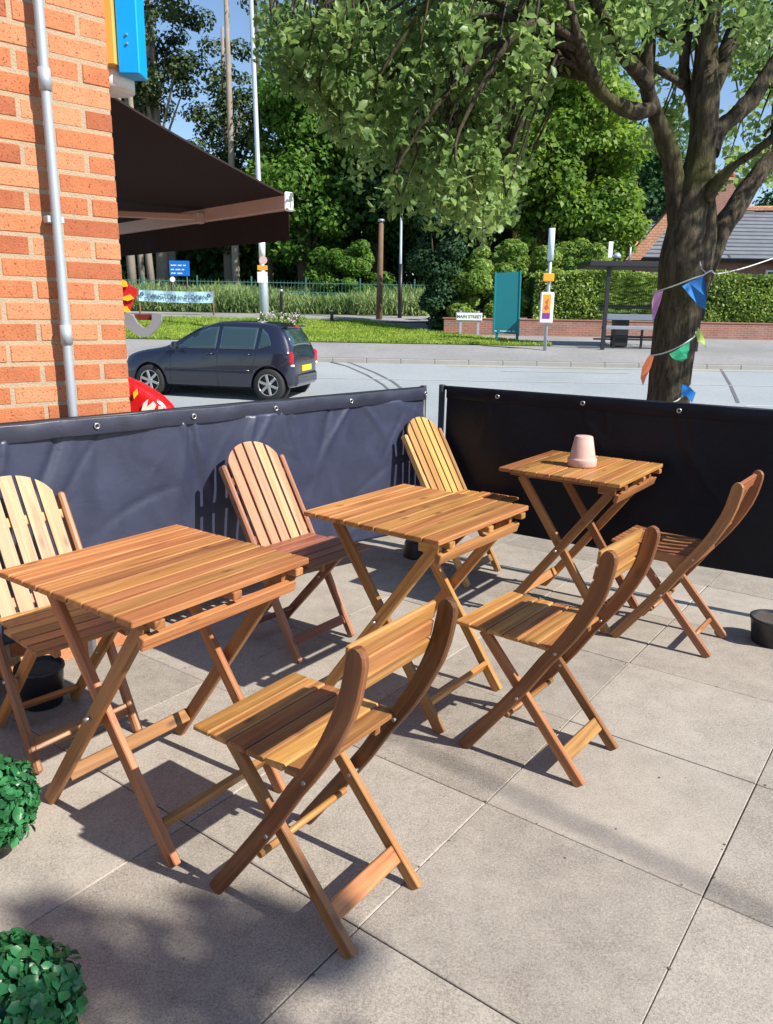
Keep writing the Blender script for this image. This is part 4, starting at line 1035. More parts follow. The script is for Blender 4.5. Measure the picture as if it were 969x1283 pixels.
    for wx in (0, 2.46):
        for sd in (1, -1):
            yo = CY+sd*.735
            wh = MB(); n = 32
            pr_ = [(.20, -.09), (.275, -.095), (.300, -.075), (.303, 0), (.300, .075), (.275, .095), (.205, .09)]
            vs = []; fs = []
            for (r_, o_) in pr_:
                for q in range(n): an = 2*math.pi*q/n; vs.append(Vector((wx+r_*math.cos(an), yo+o_, .303+r_*math.sin(an))))
            for i in range(len(pr_)-1):
                for q in range(n): fs.append([i*n+q, i*n+(q+1) % n, (i+1)*n+(q+1) % n, (i+1)*n+q])
            wh.add(vs, fs, smooth=True); wo = wh.build('wheel', tyre, t)
            rm = MB(); yf = yo+sd*.075
            for q in range(6):
                an = 2*math.pi*q/6+.3; c_, s_ = math.cos(an), math.sin(an)
                rm.board((wx+.03*c_, yf, .303+.03*s_), (wx+.195*c_, yf+sd*.004, .303+.195*s_), .052, .02, (-s_, 0, c_), .006)
            rp_ = [Vector((wx+.200*math.cos(q), yf, .303+.200*math.sin(q))) for q in np.linspace(0, 2*math.pi, 33)]
            rm.tube(rp_, .014, 6, False); rm.tube([(wx, yf-.02, .303), (wx, yf+sd*.015, .303)], .045, 14); rm.build('rim', rim, wo)
            hb_ = MB(); hb_.tube([(wx, yo-sd*.02, .303), (wx, yo+sd*.03, .303)], .195, 24); hb_.build('brake', M['black'], wo)
            ar = MB(); ar.tube([(wx, CY+sd*.52, .305), (wx, CY+sd*.60, .305)], .345, 24); ar.build('arch_liner', M['black'], wo)
    # lights, bumpers, handles, mirror, plate
    redl = plain('tail_lamp_red', (.45, .01, .03), .15, coat=1); 
    for sd in (1, -1):
        m = MB(); m.frame((-.385, CY+sd*.685, .80), Vector((.93, .36*-sd, 0)).normalized(), Vector((.36*sd, .93, 0)).normalized(), Vector((0, 0, 1)), .085, .05, .125, .04); m.build('tail_lamp', redl, t)
        m = MB(); m.frame((-.41, CY+sd*.675, .665), Vector((1, 0, 0)), Vector((0, 1, 0)), Vector((0, 0, 1)), .06, .04, .02, .012); m.build('reversing_lamp', M['white'], t)
        m = MB(); m.frame((3.05, CY+sd*.60, .66), Vector((.9, -.42*sd, 0)).normalized(), Vector((.42*sd, .9, 0)).normalized(), Vector((0, 0, 1)), .12, .075, .075, .05); m.build('headlight', M['lens'], t)
        m = MB(); m.frame((1.84, CY+sd*.90, 1.00), Vector((1, 0, 0)), Vector((0, 1, 0)), Vector((0, 0, 1)), .055, .09, .065, .03); m.build('wing_mirror', paint, t)
        for hx in (1.10, .34):
            m = MB(); m.tube([(hx, CY+sd*.845, .855), (hx+.07, CY+sd*.862, .86), (hx+.15, CY+sd*.845, .855)], .014, 8); m.build('door_handle', paint, t)
        # door gaps
        gp2 = MB()
        for pts in ([(1.02, .22), (1.02, .93)], [(.36, .40), (.23, .93)], [(2.0, .26), (2.0, .90)], [(.38, .235), (2.13, .235)]):
            P_ = [Vector((pts[0][0]+(pts[1][0]-pts[0][0])*q, CY+sd*(hw(pts[0][0]+(pts[1][0]-pts[0][0])*q, pts[0][1]+(pts[1][1]-pts[0][1])*q)+.0), pts[0][1]+(pts[1][1]-pts[0][1])*q)) for q in np.linspace(0, 1, 9)]
            gp2.tube(P_, .004, 4, False)
        gp2.build('door_seam', M['black'], t)
        m = MB(); P_ = [Vector((x_, CY+sd*(hw(x_, .56)+.004), .56)) for x_ in np.linspace(.37, 2.1, 9)]; m.tube(P_, .016, 6); m.build('side_moulding', paint, t)
    m = MB(); m.frame((-.482, CY, .60), Vector((0, 1, 0)), Vector((1, 0, 0)), Vector((0, 0, 1)), .26, .012, .055, .004); pl_ = m.build('number_plate', plain('yellow_plate', (.80, .55, .02), .4), t)
    m = MB(); m.frame((-.447, CY, .40), Vector((0, 1, 0)), Vector((1, 0, 0)), Vector((0, 0, 1)), .60, .06, .13, .055); m.build('rear_bumper', paint, t)
    m = MB(); m.frame((-.22, CY, 1.37), Vector((0, 1, 0)), Vector((1, 0, 0)), Vector((0, 0, 1)), .50, .07, .018, .012); m.build('spoiler', paint, t)
    m = MB(); m.frame((-.292, CY, 1.372), Vector((0, 1, 0)), Vector((1, 0, 0)), Vector((0, 0, 1)), .09, .008, .012, .004); m.build('brake_lamp', redl, t)
    return t
make_car()

# ------------------------------------------------------------ street furniture
def gpt(px, py):
    p = groundpx(px, py); return p
# street lamp with small signs
lb = at(332, 401, 26.5)
lt = at(309.5, -130, 26.5)
la = empty('street_lamp', (lb.x, lb.y, lb.z), 0, 'tall pale street lamp column behind the parked car with small yellow and white notices', 'street lamp')
m = MB(); dl = lt-lb; m.tube([(0, 0, -.6), (dl.x*.08, 0, 1.4), (dl.x*.2, 0, 1.6), dl*.9], [.16, .15, .085, .065], 12); m.build('column', M['galv'], la)
m = MB(); m.tube([dl*.9, dl*1.03, dl*1.06+Vector((-.5, -.3, .15)), dl*1.06+Vector((-1.1, -.7, .2))], .05, 8); m.build('arm', M['galv'], la)
m = MB(); m.frame(dl*1.06+Vector((-1.4, -.9, .2)), Vector((.84, .54, 0)), Vector((-.54, .84, 0)), Vector((0, 0, 1)), .35, .12, .07, .05); m.build('lamp_head', M['galv'], la)
def lpx(px, py, y): return at(px, py, y)-lb
m = MB(); m.frame(lpx(329, 347.5, 26.2), Vector((1, 0, 0)), Vector((0, 1, 0)), Vector((0, 0, 1)), .165, .01, .17, .005); n1 = m.build('notice', M['white'], la)
m = MB(); m.frame(lpx(329, 335.5, 26.18), Vector((1, 0, 0)), Vector((0, 1, 0)), Vector((0, 0, 1)), .165, .012, .075, .005); m.build('notice_band', M['orange'], la)
m = MB(); c = lpx(330, 326, 26.2); m.tube([c, c+Vector((0, -.02, 0))], .13, 20); m.build('round_notice', plain('pinkish_disc', (.62, .42, .38), .5), la)
m = MB(); c = lpx(328.5, 312, 26.3); m.tube([c-Vector((0, 0, .25)), c+Vector((0, 0, .3))], .105, 12); m.build('sleeve', M['white'], la)

def pole(name, label, cat, px, yb, yt, dist, r, mat, pxt=None, group=None):
    b = at(px, yb, dist); tp = at(pxt or px, yt, dist); t = empty(name, b, 0, label, cat, group)
    m = MB(); d_ = tp-b; m.tube([(0, 0, -.4), d_*.5, d_], [r*1.15, r, r*.8], 12); m.build('shaft', mat, t); return t, d_, m
t, d_, _ = pole('utility_pole', 'brown wooden utility pole standing on the grass left of the dark yew', 'pole', 475, 402, 276, 31, .11, M['timber'], 478)
m = MB(); m.tube([d_*.985, d_*1.01], .12, 12); m.build('cap', M['galv'], t)
t, d_, _ = pole('sign_pole', 'slim grey metal pole with darker sleeve right of the wooden pole', 'pole', 501, 396, 268, 32, .055, M['galv'], 503)
m = MB(); m.tube([(0, 0, -.2), (0, 0, 2.0)], .085, 12); m.build('sleeve', M['black'], t)
for i, (px, yb, yt, lab) in enumerate(((353, 394, 360, 'thin black post in the long grass just right of the street lamp'), (416, 401, 388, 'short black bollard on the grass verge near the path'))):
    b = at(px, yb, 31.5 if i == 0 else 29.5); h_ = (yb-yt)*b.y/967
    t = empty('bollard', b, 0, lab, 'bollard'); m = MB(); m.tube([(0, 0, -.3), (0, 0, h_*.9), (0, 0, h_)], [.06, .06, .045], 12); m.build('post', M['black'], t)
    m = MB(); m.tube([(0, 0, h_*.78), (0, 0, h_*.86)], .066, 12); m.build('band', M['galv'], t)

# street name sign
sn = at(587, 413, 26.3); sn0 = empty('street_name_sign', sn, 0, 'white street name plate reading MAIN STREET on two short posts by the hedge', 'sign')
m = MB(); pc = at(588, 397, 26.3)-sn; m.frame(pc, Vector((1, 0, 0)), Vector((0, 1, 0)), Vector((0, 0, 1)), .42, .02, .115, .01); pl = m.build('plate', M['white'], sn0)
text('lettering', 'MAIN STREET', .135, M['inkgreen'], pl, pc+Vector((0, -.022, 0)), (1, 0, 0), (0, 0, 1), .001, bold=.003)
m = MB(); m.frame(pc+Vector((0, .01, 0)), Vector((1, 0, 0)), Vector((0, 1, 0)), Vector((0, 0, 1)), .44, .008, .135, .01); m.build('plate_back', M['galv'], sn0)
for px in (577, 599):
    q = at(px, 413, 26.3)-sn; m = MB(); m.box((q.x, .04, .18), .075, .05, .85, .005); m.build('post', M['galv'], sn0)

# teal board
tb = at(635, 419, 24.6); t0 = empty('teal_information_board', tb, 0, 'tall plain teal information board standing by the bus stop', 'board')
P_ = [at(621, 342, 24.6), at(652, 340.5, 24.6), at(649.5, 419, 24.6), at(618.5, 417, 24.6)]
c0_ = [(p-tb) for p in P_]
m = MB(); m.prism([(p.x, p.z) for p in c0_], Vector((0, 0, 0)), Vector((1, 0, 0)), Vector((0, 0, 1)), Vector((0, -1, 0)), .09); m.build('panel', M['teal'], t0)
m = MB()
for a_, b_ in ((c0_[0], c0_[3]), (c0_[1], c0_[2])): m.board(a_+Vector((0, -.01, .03)), b_+Vector((0, -.01, -.05)), .05, .12, (1, 0, 0), .01)
m.build('edge_frame', plain('teal_frame', (.0, .20, .22), .35), t0)
m = MB()
for dx in (-.3, .33): m.box((dx, 0, -.15), .08, .06, .5, .01)
m.build('foot', M['teal'], t0)
for x0_, w_ in ((-.37, .10), (-.20, .05), (-.11, .12), (.03, .16), (.20, .07)): m = MB(); m.box((x0_, -.047, .10), w_, .004, .025, .001); m.build('small_print', M['pale_print'], t0)

# bus stop pole
bb = at(683, 438, 22.6); bp_ = empty('bus_stop_pole', bb, 0, 'pale bus stop pole with orange flag plate and poster case beside the teal board', 'bus stop')
d_ = at(692, 286, 22.6)-bb; m = MB(); m.tube([(0, 0, -.2), d_*.5, d_*.76], .05, 12); m.build('pole', M['galv'], bp_)
m = MB(); m.tube([d_*.74, d_], .09, 12); m.build('top_sleeve', plain('pale_blue_sleeve', (.55, .68, .76), .4), bp_)
def q_(px, py): return at(px, py, 22.5)-bb
m = MB(); c = q_(687.5, 347.5); m.frame(c, Vector((1, 0, 0)), Vector((0, 1, 0)), Vector((0, 0, 1)), .155, .02, .11, .03); m.build('flag_plate', M['orange'], bp_)
m = MB(); c = q_(685, 385.5); m.frame(c, Vector((1, 0, 0)), Vector((0, 1, 0)), Vector((0, 0, 1)), .185, .06, .42, .02); m.build('poster_case', M['white'], bp_)
m = MB(); m.frame(c+Vector((-.01, -.062, .03)), Vector((1, 0, 0)), Vector((0, 1, 0)), Vector((0, 0, 1)), .11, .004, .33, .002); po = m.build('poster', M['orange'], bp_)
m = MB(); m.frame(c+Vector((-.01, -.066, -.22)), Vector((1, 0, 0)), Vector((0, 1, 0)), Vector((0, 0, 1)), .108, .004, .08, .002); m.build('poster_print', M['purple'], po)
m = MB(); m.prism([(-.06, .1), (.05, .2), (.02, .02), (.07, -.08), (-.03, -.14), (-.07, -.04), (.0, .03)], c+Vector((-.01, -.069, .06)), Vector((1, 0, 0)), Vector((0, 0, 1)), Vector((0, -1, 0)), .003); m.build('poster_print', plain('poster_red', (.5, .08, .10), .5), po)

# bus shelter
sb_ = at(757, 437, 22.9); sh = empty('bus_shelter', sb_, 0, 'black framed bus shelter with flat roof and grey bench in front of the hedge', 'bus shelter')
def s_(px, py, y=22.9): return at(px, py, y)-sb_
zr = s_(760, 331).z; xl = s_(737, 330).x; xr = s_(893, 333).x
m = MB(); m.box(((xl+xr)/2, .55, zr), xr-xl, 1.5, .17, .03); m.build('roof', M['black'], sh)
for px in (758, 876):
    for dy in (.0, 1.1):
        x_ = s_(px, 400).x+(dy*.28); m = MB(); m.box((x_, dy, zr/2-.1), .11, .07, zr+.2, .008); m.build('post', M['black'], sh)
gl, n, l, b = new_mat('shelter_glass'); b.inputs['Base Color'].default_value = (.9, .95, .95, 1); b.inputs['Roughness'].default_value = .02; b.inputs['Transmission Weight'].default_value = 1; b.inputs['IOR'].default_value = 1.05; b.inputs['Alpha'].default_value = .25
m = MB(); m.box((s_(817, 400).x, 1.1, zr*.56), 2.55, .012, zr*.66, .002); m.build('glass', gl, sh)
m = MB()
for z_ in (.26*zr/2.5, 1.22): m.box((s_(817, 400).x, 1.12, z_), 2.7, .05, .05, .005)
m.box((s_(817, 400).x, .75, zr*.50), 2.7, .05, .07, .005)
m.build('glazing_bar', M['black'], sh)
be = MB(); be.box((s_(812, 400).x+.05, .45, .90), 2.5, .04, .17, .01); be.build('bench_back', plain('bench_grey', (.17, .20, .26), .4), sh)
be = MB(); be.box((s_(812, 400).x+.05, .30, .60), 2.5, .30, .10, .01); be.build('bench_seat', M['grey'], sh)
for x_ in (.38, 1.2, 2.0): be = MB(); be.box((x_, .45, .3), .06, .06, .6, .005); be.build('bench_leg', M['black'], sh)
m = MB(); m.box((s_(817, 400).x, .5, .33), 2.5, .05, .07, .006); m.build('lower_rail', M['black'], sh)
m = MB(); c = s_(765, 313); m.frame(c, Vector((1, 0, 0)), Vector((0, 1, 0)), Vector((0, 0, 1)), .065, .02, .22, .01); m.build('roof_flag', M['white'], sh)
m = MB(); c = s_(773, 321); m.lathe([(0, .10), (.07, .08), (.11, .02), (.11, -.05), (0, -.05)], c, 16); m.build('roof_dome', M['galv'], sh)
m = MB(); c = s_(790, 314); m.tube([c-Vector((0, 0, .3)), c+Vector((0, 0, .1))], .03, 8); m.build('roof_mast', M['galv'], sh)
# bin beside the bench
b_ = at(775, 434, 23.9); t0 = empty('litter_bin', b_, 0, 'dark litter bin standing inside the bus shelter beside the bench', 'bin')
m = MB(); m.box((0, 0, .46), .44, .36, .92, .03); m.build('bin_body', M['black'], t0); m = MB(); m.box((0, 0, .95), .48, .40, .06, .02); m.build('bin_lid', M['black_plastic'], t0)

# blue park sign
pb = at(226, 388, 34); ps = empty('park_sign', pb, 0, 'blue park notice board on two dark posts in the long grass', 'sign')
def p_(px, py, y=34): return at(px, py, y)-pb
ca, cb_ = p_(212, 326.5), p_(238, 346); cc_ = (ca+cb_)/2
m = MB(); m.frame(cc_, Vector((1, 0, 0)), Vector((0, 1, 0)), Vector((0, 0, 1)), abs(cb_.x-ca.x)/2, .02, abs(cb_.z-ca.z)/2, .01); pn_ = m.build('board', M['blue_sign'], ps)
m = MB()
for z_, ws in ((.12, (.24, .16, .12)), (-.05, (.14, .2, .1)), (-.2, (.2, .22))):
    x_ = -.36
    for w__ in ws: m.box((cc_.x+x_+w__/2, -.024, cc_.z+z_), w__, .004, .05, .001); x_ += w__+.06
m.build('pale_writing', M['pale_print'], pn_)
for px in (217, 236):
    m = MB(); q = p_(px, 388); m.tube([(q.x, .03, -.5), (q.x, .03, cc_.z)], .045, 10); m.build('post', M['black'], ps)
m = MB(); c = p_(216.5, 350, 33.9); m.tube([c, c+Vector((0, -.02, 0))], .11, 20); m.build('round_badge', M['white'], ps)

# banner
ba = at(232, 395, 31.5); bn = empty('community_banner', ba, 0, 'long pale blue cloth banner with hand lettering stretched low in the grass', 'banner')
L_ = at(174, 370, 31.5)-ba; R_ = at(267, 372.5, 31.5)-ba
axb = (R_-L_).normalized(); upb = Vector((-axb.z, 0, axb.x)); wB = (R_-L_).length
m = MB(); vs = []; fs = []
for i in range(25):
    for j in (-1, 0, 1): vs.append((L_+R_)/2+axb*(wB*(i/24-.5))+upb*(.215*j-.05*math.sin(math.pi*i/24)*.6)+Vector((0, .03*math.sin(i*.9+j), 0)))
for i in range(24):
    for j in range(2): fs.append([i*3+j, (i+1)*3+j, (i+1)*3+j+1, i*3+j+1])
m.add(vs, fs); o = m.build('cloth', M['banner'], bn); so = o.modifiers.new('t', 'SOLIDIFY'); so.thickness = .006
text('lettering', 'EVINGTON in BLOOM', .24, M['ink'], o, (L_+R_)/2+Vector((0, -.05, -.03)), axb, upb, .004, squash=.97, bold=.0)
m = MB()
for c in (L_+axb*.14, R_-axb*.16):
    for k_ in range(5):
        an = k_*1.257; m.frame(c+Vector((.05*math.cos(an), -.05, .05*math.sin(an)+.05)), Vector((1, 0, 0)), Vector((0, 1, 0)), Vector((0, 0, 1)), .028, .003, .028, .012)
m.build('flower_motif', M['ink'], o)
for q in (L_, R_):
    m = MB(); m.tube([(q.x, .05, q.z-1.2), (q.x, .05, q.z+.28)], .035, 8); m.build('post', M['timber'], bn)

# green park fence
fb = at(440, 390, 35.5); fe = empty('park_fence', (fb.x, 35.5, gz(35.5)), 0, 'low green mesh fence running in the long grass at the park edge', 'fence')
M['fence'] = plain('green_fence', (.05, .16, .12), .6)
for x_ in np.arange(-14, 5.2, 2.4): m = MB(); m.box((x_, 0, .75), .06, .06, 1.6, .005); m.build('fence_post', M['fence'], fe)
m = MB()
for z_ in (.5, .9, 1.3): m.board((-14, 0, z_), (4.6, 0, z_), .035, .02, (0, 0, 1))
for x_ in np.arange(-14, 4.6, .16): m.board((x_, .0, .3), (x_, .0, 1.4), .012, .012, (1, 0, 0), .001)
m.build('mesh_panel', M['fence'], fe)

# brick garden wall, hedge
gw = groundpx(545, 410); wz = lambda x: 0
wl0 = Vector((at(556, 410, 27.2).x, 27.2, 0)); zb_w = at(700, 418, 27.2).z
tw_ = empty('garden_wall', (wl0.x, 27.2, zb_w), 0, 'low red brick garden wall running along the foot of the clipped hedge', 'wall')
m = MB(); m.box((16, 0, .12), 32, .22, .62, .01); m.build('wall_body', M['farbrick'], tw_)
m = MB(); m.box((16, 0, .45), 32.1, .27, .05, .01); m.build('coping', plain('coping_brick', (.30, .13, .10), .9), tw_)
hg = empty('clipped_hedge', (wl0.x+1.2, 28.0, zb_w), 0, 'long clipped green hedge above the brick garden wall behind the bus shelter', 'hedge')
def boxleaves(x0, x1, y0, y1, z0, z1, n, wob=.12):
    # leaves on front, top and ends of a box
    af = (x1-x0)*(z1-z0); at_ = (x1-x0)*(y1-y0); nf = int(n*af/(af+at_)); P_ = []; O_ = []
    x = RNG.uniform(x0, x1, nf); z = RNG.uniform(z0, z1, nf); y = y0+np.abs(RNG.normal(0, .12, nf))+wob*np.sin(x*2.1)*np.cos(z*3)
    P_.append(np.stack([x, y, z], 1)); O_.append(np.tile([0, -1, .2], (nf, 1)))
    nt = n-nf; x = RNG.uniform(x0, x1, nt); y = RNG.uniform(y0, y1, nt); z = z1-np.abs(RNG.normal(0, .10, nt))+wob*np.sin(x*1.7+y)
    P_.append(np.stack([x, y, z], 1)); O_.append(np.tile([0, -.2, 1], (nt, 1)))
    return np.concatenate(P_), np.concatenate(O_)
hz = at(800, 341, 28.0).z-zb_w
P_, O_ = boxleaves(2.0, 30, 0, 1.3, .35, hz, 60000)
leaf_mesh('hedge_foliage', P_, .11, M['leaf_hedge'], hg, outward=O_*.7, updir=.1)
m = MB(); m.box((16, .85, hz/2), 28, 1.0, hz-.25, .1); m.build('hedge_core', M['leaf_yew'], hg)

# shrubs in front of the wood
def shrub(name, label, cat, px, py_top, py_bot, dist, wpx, mat, n=9000, leaf=.12, group=None, clr=.45, dy=1.2):
    b = at(px, py_bot, dist); b.z = min(b.z, gz(dist)+.3); tp = at(px, py_top, dist).z-b.z; rx = wpx*dist/967/2
    t = empty(name, b, 0, label, cat, group)
    nc = max(14, int(rx*tp*7)); P_, O_, cc = clumps((0, 0, tp*.48), (rx, dy, tp*.5), nc, int(n/nc), clr, .35)
    m_ = P_[:, 2] > .02; leaf_mesh('foliage', P_[m_], leaf, mat, t, outward=O_[m_])
    m = MB()
    for k_ in range(6): c = Vector(cc[k_]); m.tube([(random.uniform(-.2, .2), 0, -.2), c*.5, c], [.06, .04, .015], 5, False)
    m.build('stems', M['bark'], t); return t
shrub('yew_bush', 'dark narrow yew bush reaching the ground beside the street name plate', 'shrub', 548, 255, 411, 28.5, 62, M['leaf_yew'], 22000, .13, clr=.55)
shrub('laurel_shrub', 'bright green shrub behind the street name plate', 'shrub', 592, 328, 412, 28.6, 92, M['leaf_laurel'], 15000, .13, 'shrubs along the park edge')
shrub('laurel_shrub', 'rounded yellow green shrub above the teal board', 'shrub', 640, 300, 400, 30.0, 130, M['leaf_laurel'], 18000, .14, 'shrubs along the park edge')
shrub('laurel_shrub', 'yellow green shrub between the bus stop pole and the shelter roof', 'shrub', 722, 298, 380, 30.5, 90, M['leaf_laurel'], 12000, .14, 'shrubs along the park edge')
shrub('laurel_shrub', 'pale green tangled shrub behind the brown utility pole', 'shrub', 432, 300, 385, 37, 100, M['leaf_mid'], 12000, .16, 'shrubs along the park edge')
shrub('flowering_plant', 'pink and white wild flowers at the foot of the street lamp', 'plant', 350, 388, 404, 26.3, 54, M['leaf_grass'], 1500, .08, clr=.16, dy=.3)
pf_ = bpy.data.objects['flowering_plant']; NP = 260
leaf_mesh('blossom', np.stack([RNG.uniform(-.7, .7, NP), RNG.uniform(-.35, .1, NP), RNG.uniform(.12, .52, NP)], 1), .06, plain('pale_petals', (.75, .60, .58), .7), pf_)

# long grass and turf blades
N = 90000; x = RNG.uniform(-20, 1.6, N); y = RNG.uniform(33.2, 38, N); g = np.array([gz(v) for v in y])
hgt = (.55+.5*np.sin(x*.8+1)*np.cos(y*.9)*.5+RNG.uniform(-.2, .35, N)); u_ = RNG.random(N)
P_ = np.stack([x, y, g+.15+u_*np.clip(hgt, .2, 1.2)], 1)
tag(leaf_mesh('long_grass', P_, .34, M['leaf_grass'], None, aspect=.16, updir=0, elong=(0, 0, 1.6)), 'long pale green grass and weeds in front of the wood', 'grass', kind='stuff')
N = 60000; y = RNG.uniform(23.6, 30.1, N); xr_ = np.array([gx(v) for v in y]); x = xr_-RNG.random(N)*16; g = np.array([gz(v) for v in y])
tag(leaf_mesh('turf_blades', np.stack([x, y, g+.15+RNG.uniform(0, .05, N)], 1), .12, M['leaf_turf'], None, aspect=.25, updir=.2, elong=(0, 0, .8)), 'short bright grass on the roadside verge', 'grass', kind='stuff')

# ------------------------------------------------------------ trees of the park
def bgtree(name, label, px, py_top, py_bot, dist, wpx, mat, leaf=.3, nclump=70, nleaf=230, clr=1.1, trunk=.3, bk=None, shell=.4, depth=3.0, base_px=None, cat='tree'):
    zb2 = gz(dist); X = at(px, 380, dist).x; zt_ = at(px, py_top, dist).z; zl_ = at(px, py_bot, dist).z; rx = wpx*dist/967/2
    return tree(name, label, cat, (X, dist, zb2), (zt_-zb2)*.92, (rx, depth, (zt_-zl_)/2), (zt_+zl_)/2-zb2, mat, trunk, bk, nclump, nleaf, clr, leaf, shell)
bgtree('pine_tree', 'tall thin pine with pale bare trunk and blue sky showing through above the awning', 205, -20, 150, 42, 170, M['leaf_pine'], .2, 46, 190, .75, .30, M['palebark'], .3)
bgtree('pine_tree', 'dark pine between the bare trunked pine and the street lamp', 290, 0, 330, 46, 110, M['leaf_pine'], .22, 64, 180, .8, .28, M['palebark'], .3)
bgtree('pine_tree', 'dark pine behind the box sign at the left', 140, -30, 230, 48, 100, M['leaf_pine'], .22, 40, 150, .9, .28, M['palebark'], .3)
bgtree('broadleaf_tree', 'mid green tree directly behind the lamp column and awning tip', 385, 40, 345, 40, 110, M['leaf_mid'], .26, 90, 260, 1.05, .35)
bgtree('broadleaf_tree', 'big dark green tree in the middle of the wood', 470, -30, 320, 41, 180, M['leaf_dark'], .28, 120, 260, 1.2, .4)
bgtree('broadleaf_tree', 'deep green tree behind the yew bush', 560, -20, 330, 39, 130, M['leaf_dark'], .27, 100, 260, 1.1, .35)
bgtree('broadleaf_tree', 'bright yellow green sunlit tree above the teal board', 672, 70, 320, 37, 190, M['leaf_bright'], .26, 130, 240, 1.0, .35)
bgtree('broadleaf_tree', 'tall mid green tree rising behind the bright tree', 640, -60, 200, 44, 210, M['leaf_mid'], .3, 110, 240, 1.3, .4)
bgtree('broadleaf_tree', 'bluish green rounded tree left of the house roof', 795, 155, 345, 44, 130, M['leaf_blue'], .26, 100, 240, 1.0, .35)
bgtree('broadleaf_tree', 'small bright green tree left of the bluish tree', 738, 215, 345, 38, 90, M['leaf_bright'], .24, 60, 220, .8, .25)
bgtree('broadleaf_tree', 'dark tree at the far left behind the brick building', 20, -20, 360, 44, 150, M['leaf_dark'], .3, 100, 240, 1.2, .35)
bgtree('broadleaf_tree', 'green tree at the far right behind the tiled house', 1040, 120, 350, 52, 200, M['leaf_mid'], .32, 90, 220, 1.3, .35)
# bare trunks standing in the shade of the wood
for (px, d, r_, lab, mt) in ((167, 39, .20, 'pale leaning trunk nearest the brick wall below the awning', 'palebark'), (180, 41, .15, 'grey slim trunk second from the brick wall', 'palebark'), (192, 40, .17, 'grey trunk third from the brick wall', 'palebark'), (219, 43, .28, 'wide pale trunk behind the blue park sign', 'palebark'), (297, 39.5, .18, 'grey trunk between the blue sign and street lamp', 'palebark'), (342, 40, .14, 'thin dark trunk just right of the street lamp', 'bark')):
    X = at(px, 360, d); b = Vector((X.x, d, gz(d))); t = empty('woodland_tree', b, 0, lab, 'tree', 'bare trunks in the wood')
    ln = random.uniform(-.5, .1); m = MB(); m.tube([(0, 0, -.2), (ln*.3, 0, 2.5), (ln, 0, 6), (ln*1.6, 0, 19)], [r_*1.1, r_, r_*.85, r_*.4], 10); m.build('trunk', M[mt], t)
    P_, O_, cc = clumps((ln, 0, 17), (1.8, 1.6, 4.0), 15, 110, .75, .3); leaf_mesh('crown', P_, .2, M['leaf_pine'], t, outward=O_)
# deep wood behind everything
def woodmass(n, px0, px1, pyt, pyb, d0, d1):
    a = RNG.uniform(px0, px1, n); d = RNG.uniform(d0, d1, n); q = RNG.random(n); out = np.zeros((n, 3))
    for i in range(n):
        tp = pyt(a[i])
        p = at(a[i], tp+(pyb-tp)*q[i], d[i]); out[i] = p
    return out
top_f = lambda a: 285 if a < 330 else (285-(a-330)*1.6 if a < 460 else (75 if a < 690 else 75+(a-690)*.95))+8*math.sin(a*.21)+6*math.sin(a*.53)
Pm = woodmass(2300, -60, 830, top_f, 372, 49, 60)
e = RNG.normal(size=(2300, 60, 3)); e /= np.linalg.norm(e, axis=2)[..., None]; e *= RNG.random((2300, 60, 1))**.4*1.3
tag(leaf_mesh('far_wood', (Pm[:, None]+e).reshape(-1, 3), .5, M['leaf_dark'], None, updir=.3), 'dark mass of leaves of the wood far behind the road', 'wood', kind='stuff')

# ------------------------------------------------------------ house on the right
hp = at(860, 340, 38); ho = empty('tiled_house', hp, 0, 'house with grey tiled roof, orange gable edge and red brick chimney behind the street tree', 'house')
def h_(px, py, y=38): return at(px, py, y)-hp
e0 = h_(792, 322); e1 = h_(846, 258); rz_ = e1.z
m = MB(); x1_ = 16
ev = e0.z
def quad(mb, pts, uv0=None):
    vs = [Vector(p) for p in pts]; ax_ = (vs[1]-vs[0]).normalized(); ay_ = (vs[3]-vs[0]); ay_ = (ay_-ax_*ay_.dot(ax_)).normalized(); o_ = vs[0]
    mb.add(vs, [[0, 1, 2, 3]], lambda v: ((v-o_).dot(ax_), (v-o_).dot(ay_)))
ridge_l = e1+Vector((0, 3.5, 0)); eave_l = e0+Vector((0, 0, 0))
sl0 = Vector((e0.x, 0, ev)); sl1 = Vector((x1_, -1.0, ev)); rr1 = Vector((x1_, 4.2, rz_+.6)); rr0 = Vector((e1.x, 4.2, rz_+.2))
quad(m, [sl0, sl1, rr1, rr0]); quad(m, [sl1+Vector((0, 10, 0)), sl0+Vector((0, 9.5, 0)), rr0, rr1]); rf = m.build('roof', M['slate'], ho); so = rf.modifiers.new('t', 'SOLIDIFY'); so.thickness = .15
m = MB(); m.board(sl0+Vector((-.15, -.05, .05)), rr0+Vector((-.15, 0, .12)), .42, .2, (1, 0, .3), .03); m.board(rr0+Vector((-.1, 0, .15)), rr1+Vector((0, 0, .15)), .28, .25, (0, 1, 0), .05); m.build('verge_tiles', M['claytile'], rf)
m = MB(); vs = [Vector((sl0.x+.3, .3, -2.5)), Vector((x1_, .3, -2.5)), Vector((x1_, .3, ev)), Vector((sl0.x+.3, .3, ev)), Vector((sl0.x+.3, 9, -2.5)), Vector((sl0.x+.3, 9, ev)), Vector((rr0.x, 4.2, rr0.z-.1))]
m.add(vs, [[0, 1, 2, 3], [0, 3, 6, 5, 4]]); m.build('wall', M['farbrick'], ho)
for cx2 in (4.5, 8.5, 12):
    m = MB(); m.box((cx2, .28, ev-1.0), 1.3, .08, 1.1, .02); wf = m.build('window', M['white'], ho); m = MB(); m.box((cx2, .23, ev-1.0), 1.1, .02, .9, .01); m.build('pane', M['black'], wf)
c = h_(909, 250, 42); m = MB(); m.box((c.x, 4.2, c.z-.4), 1.25, .9, 2.6, .03); ch = m.build('chimney', M['farbrick'], ho)
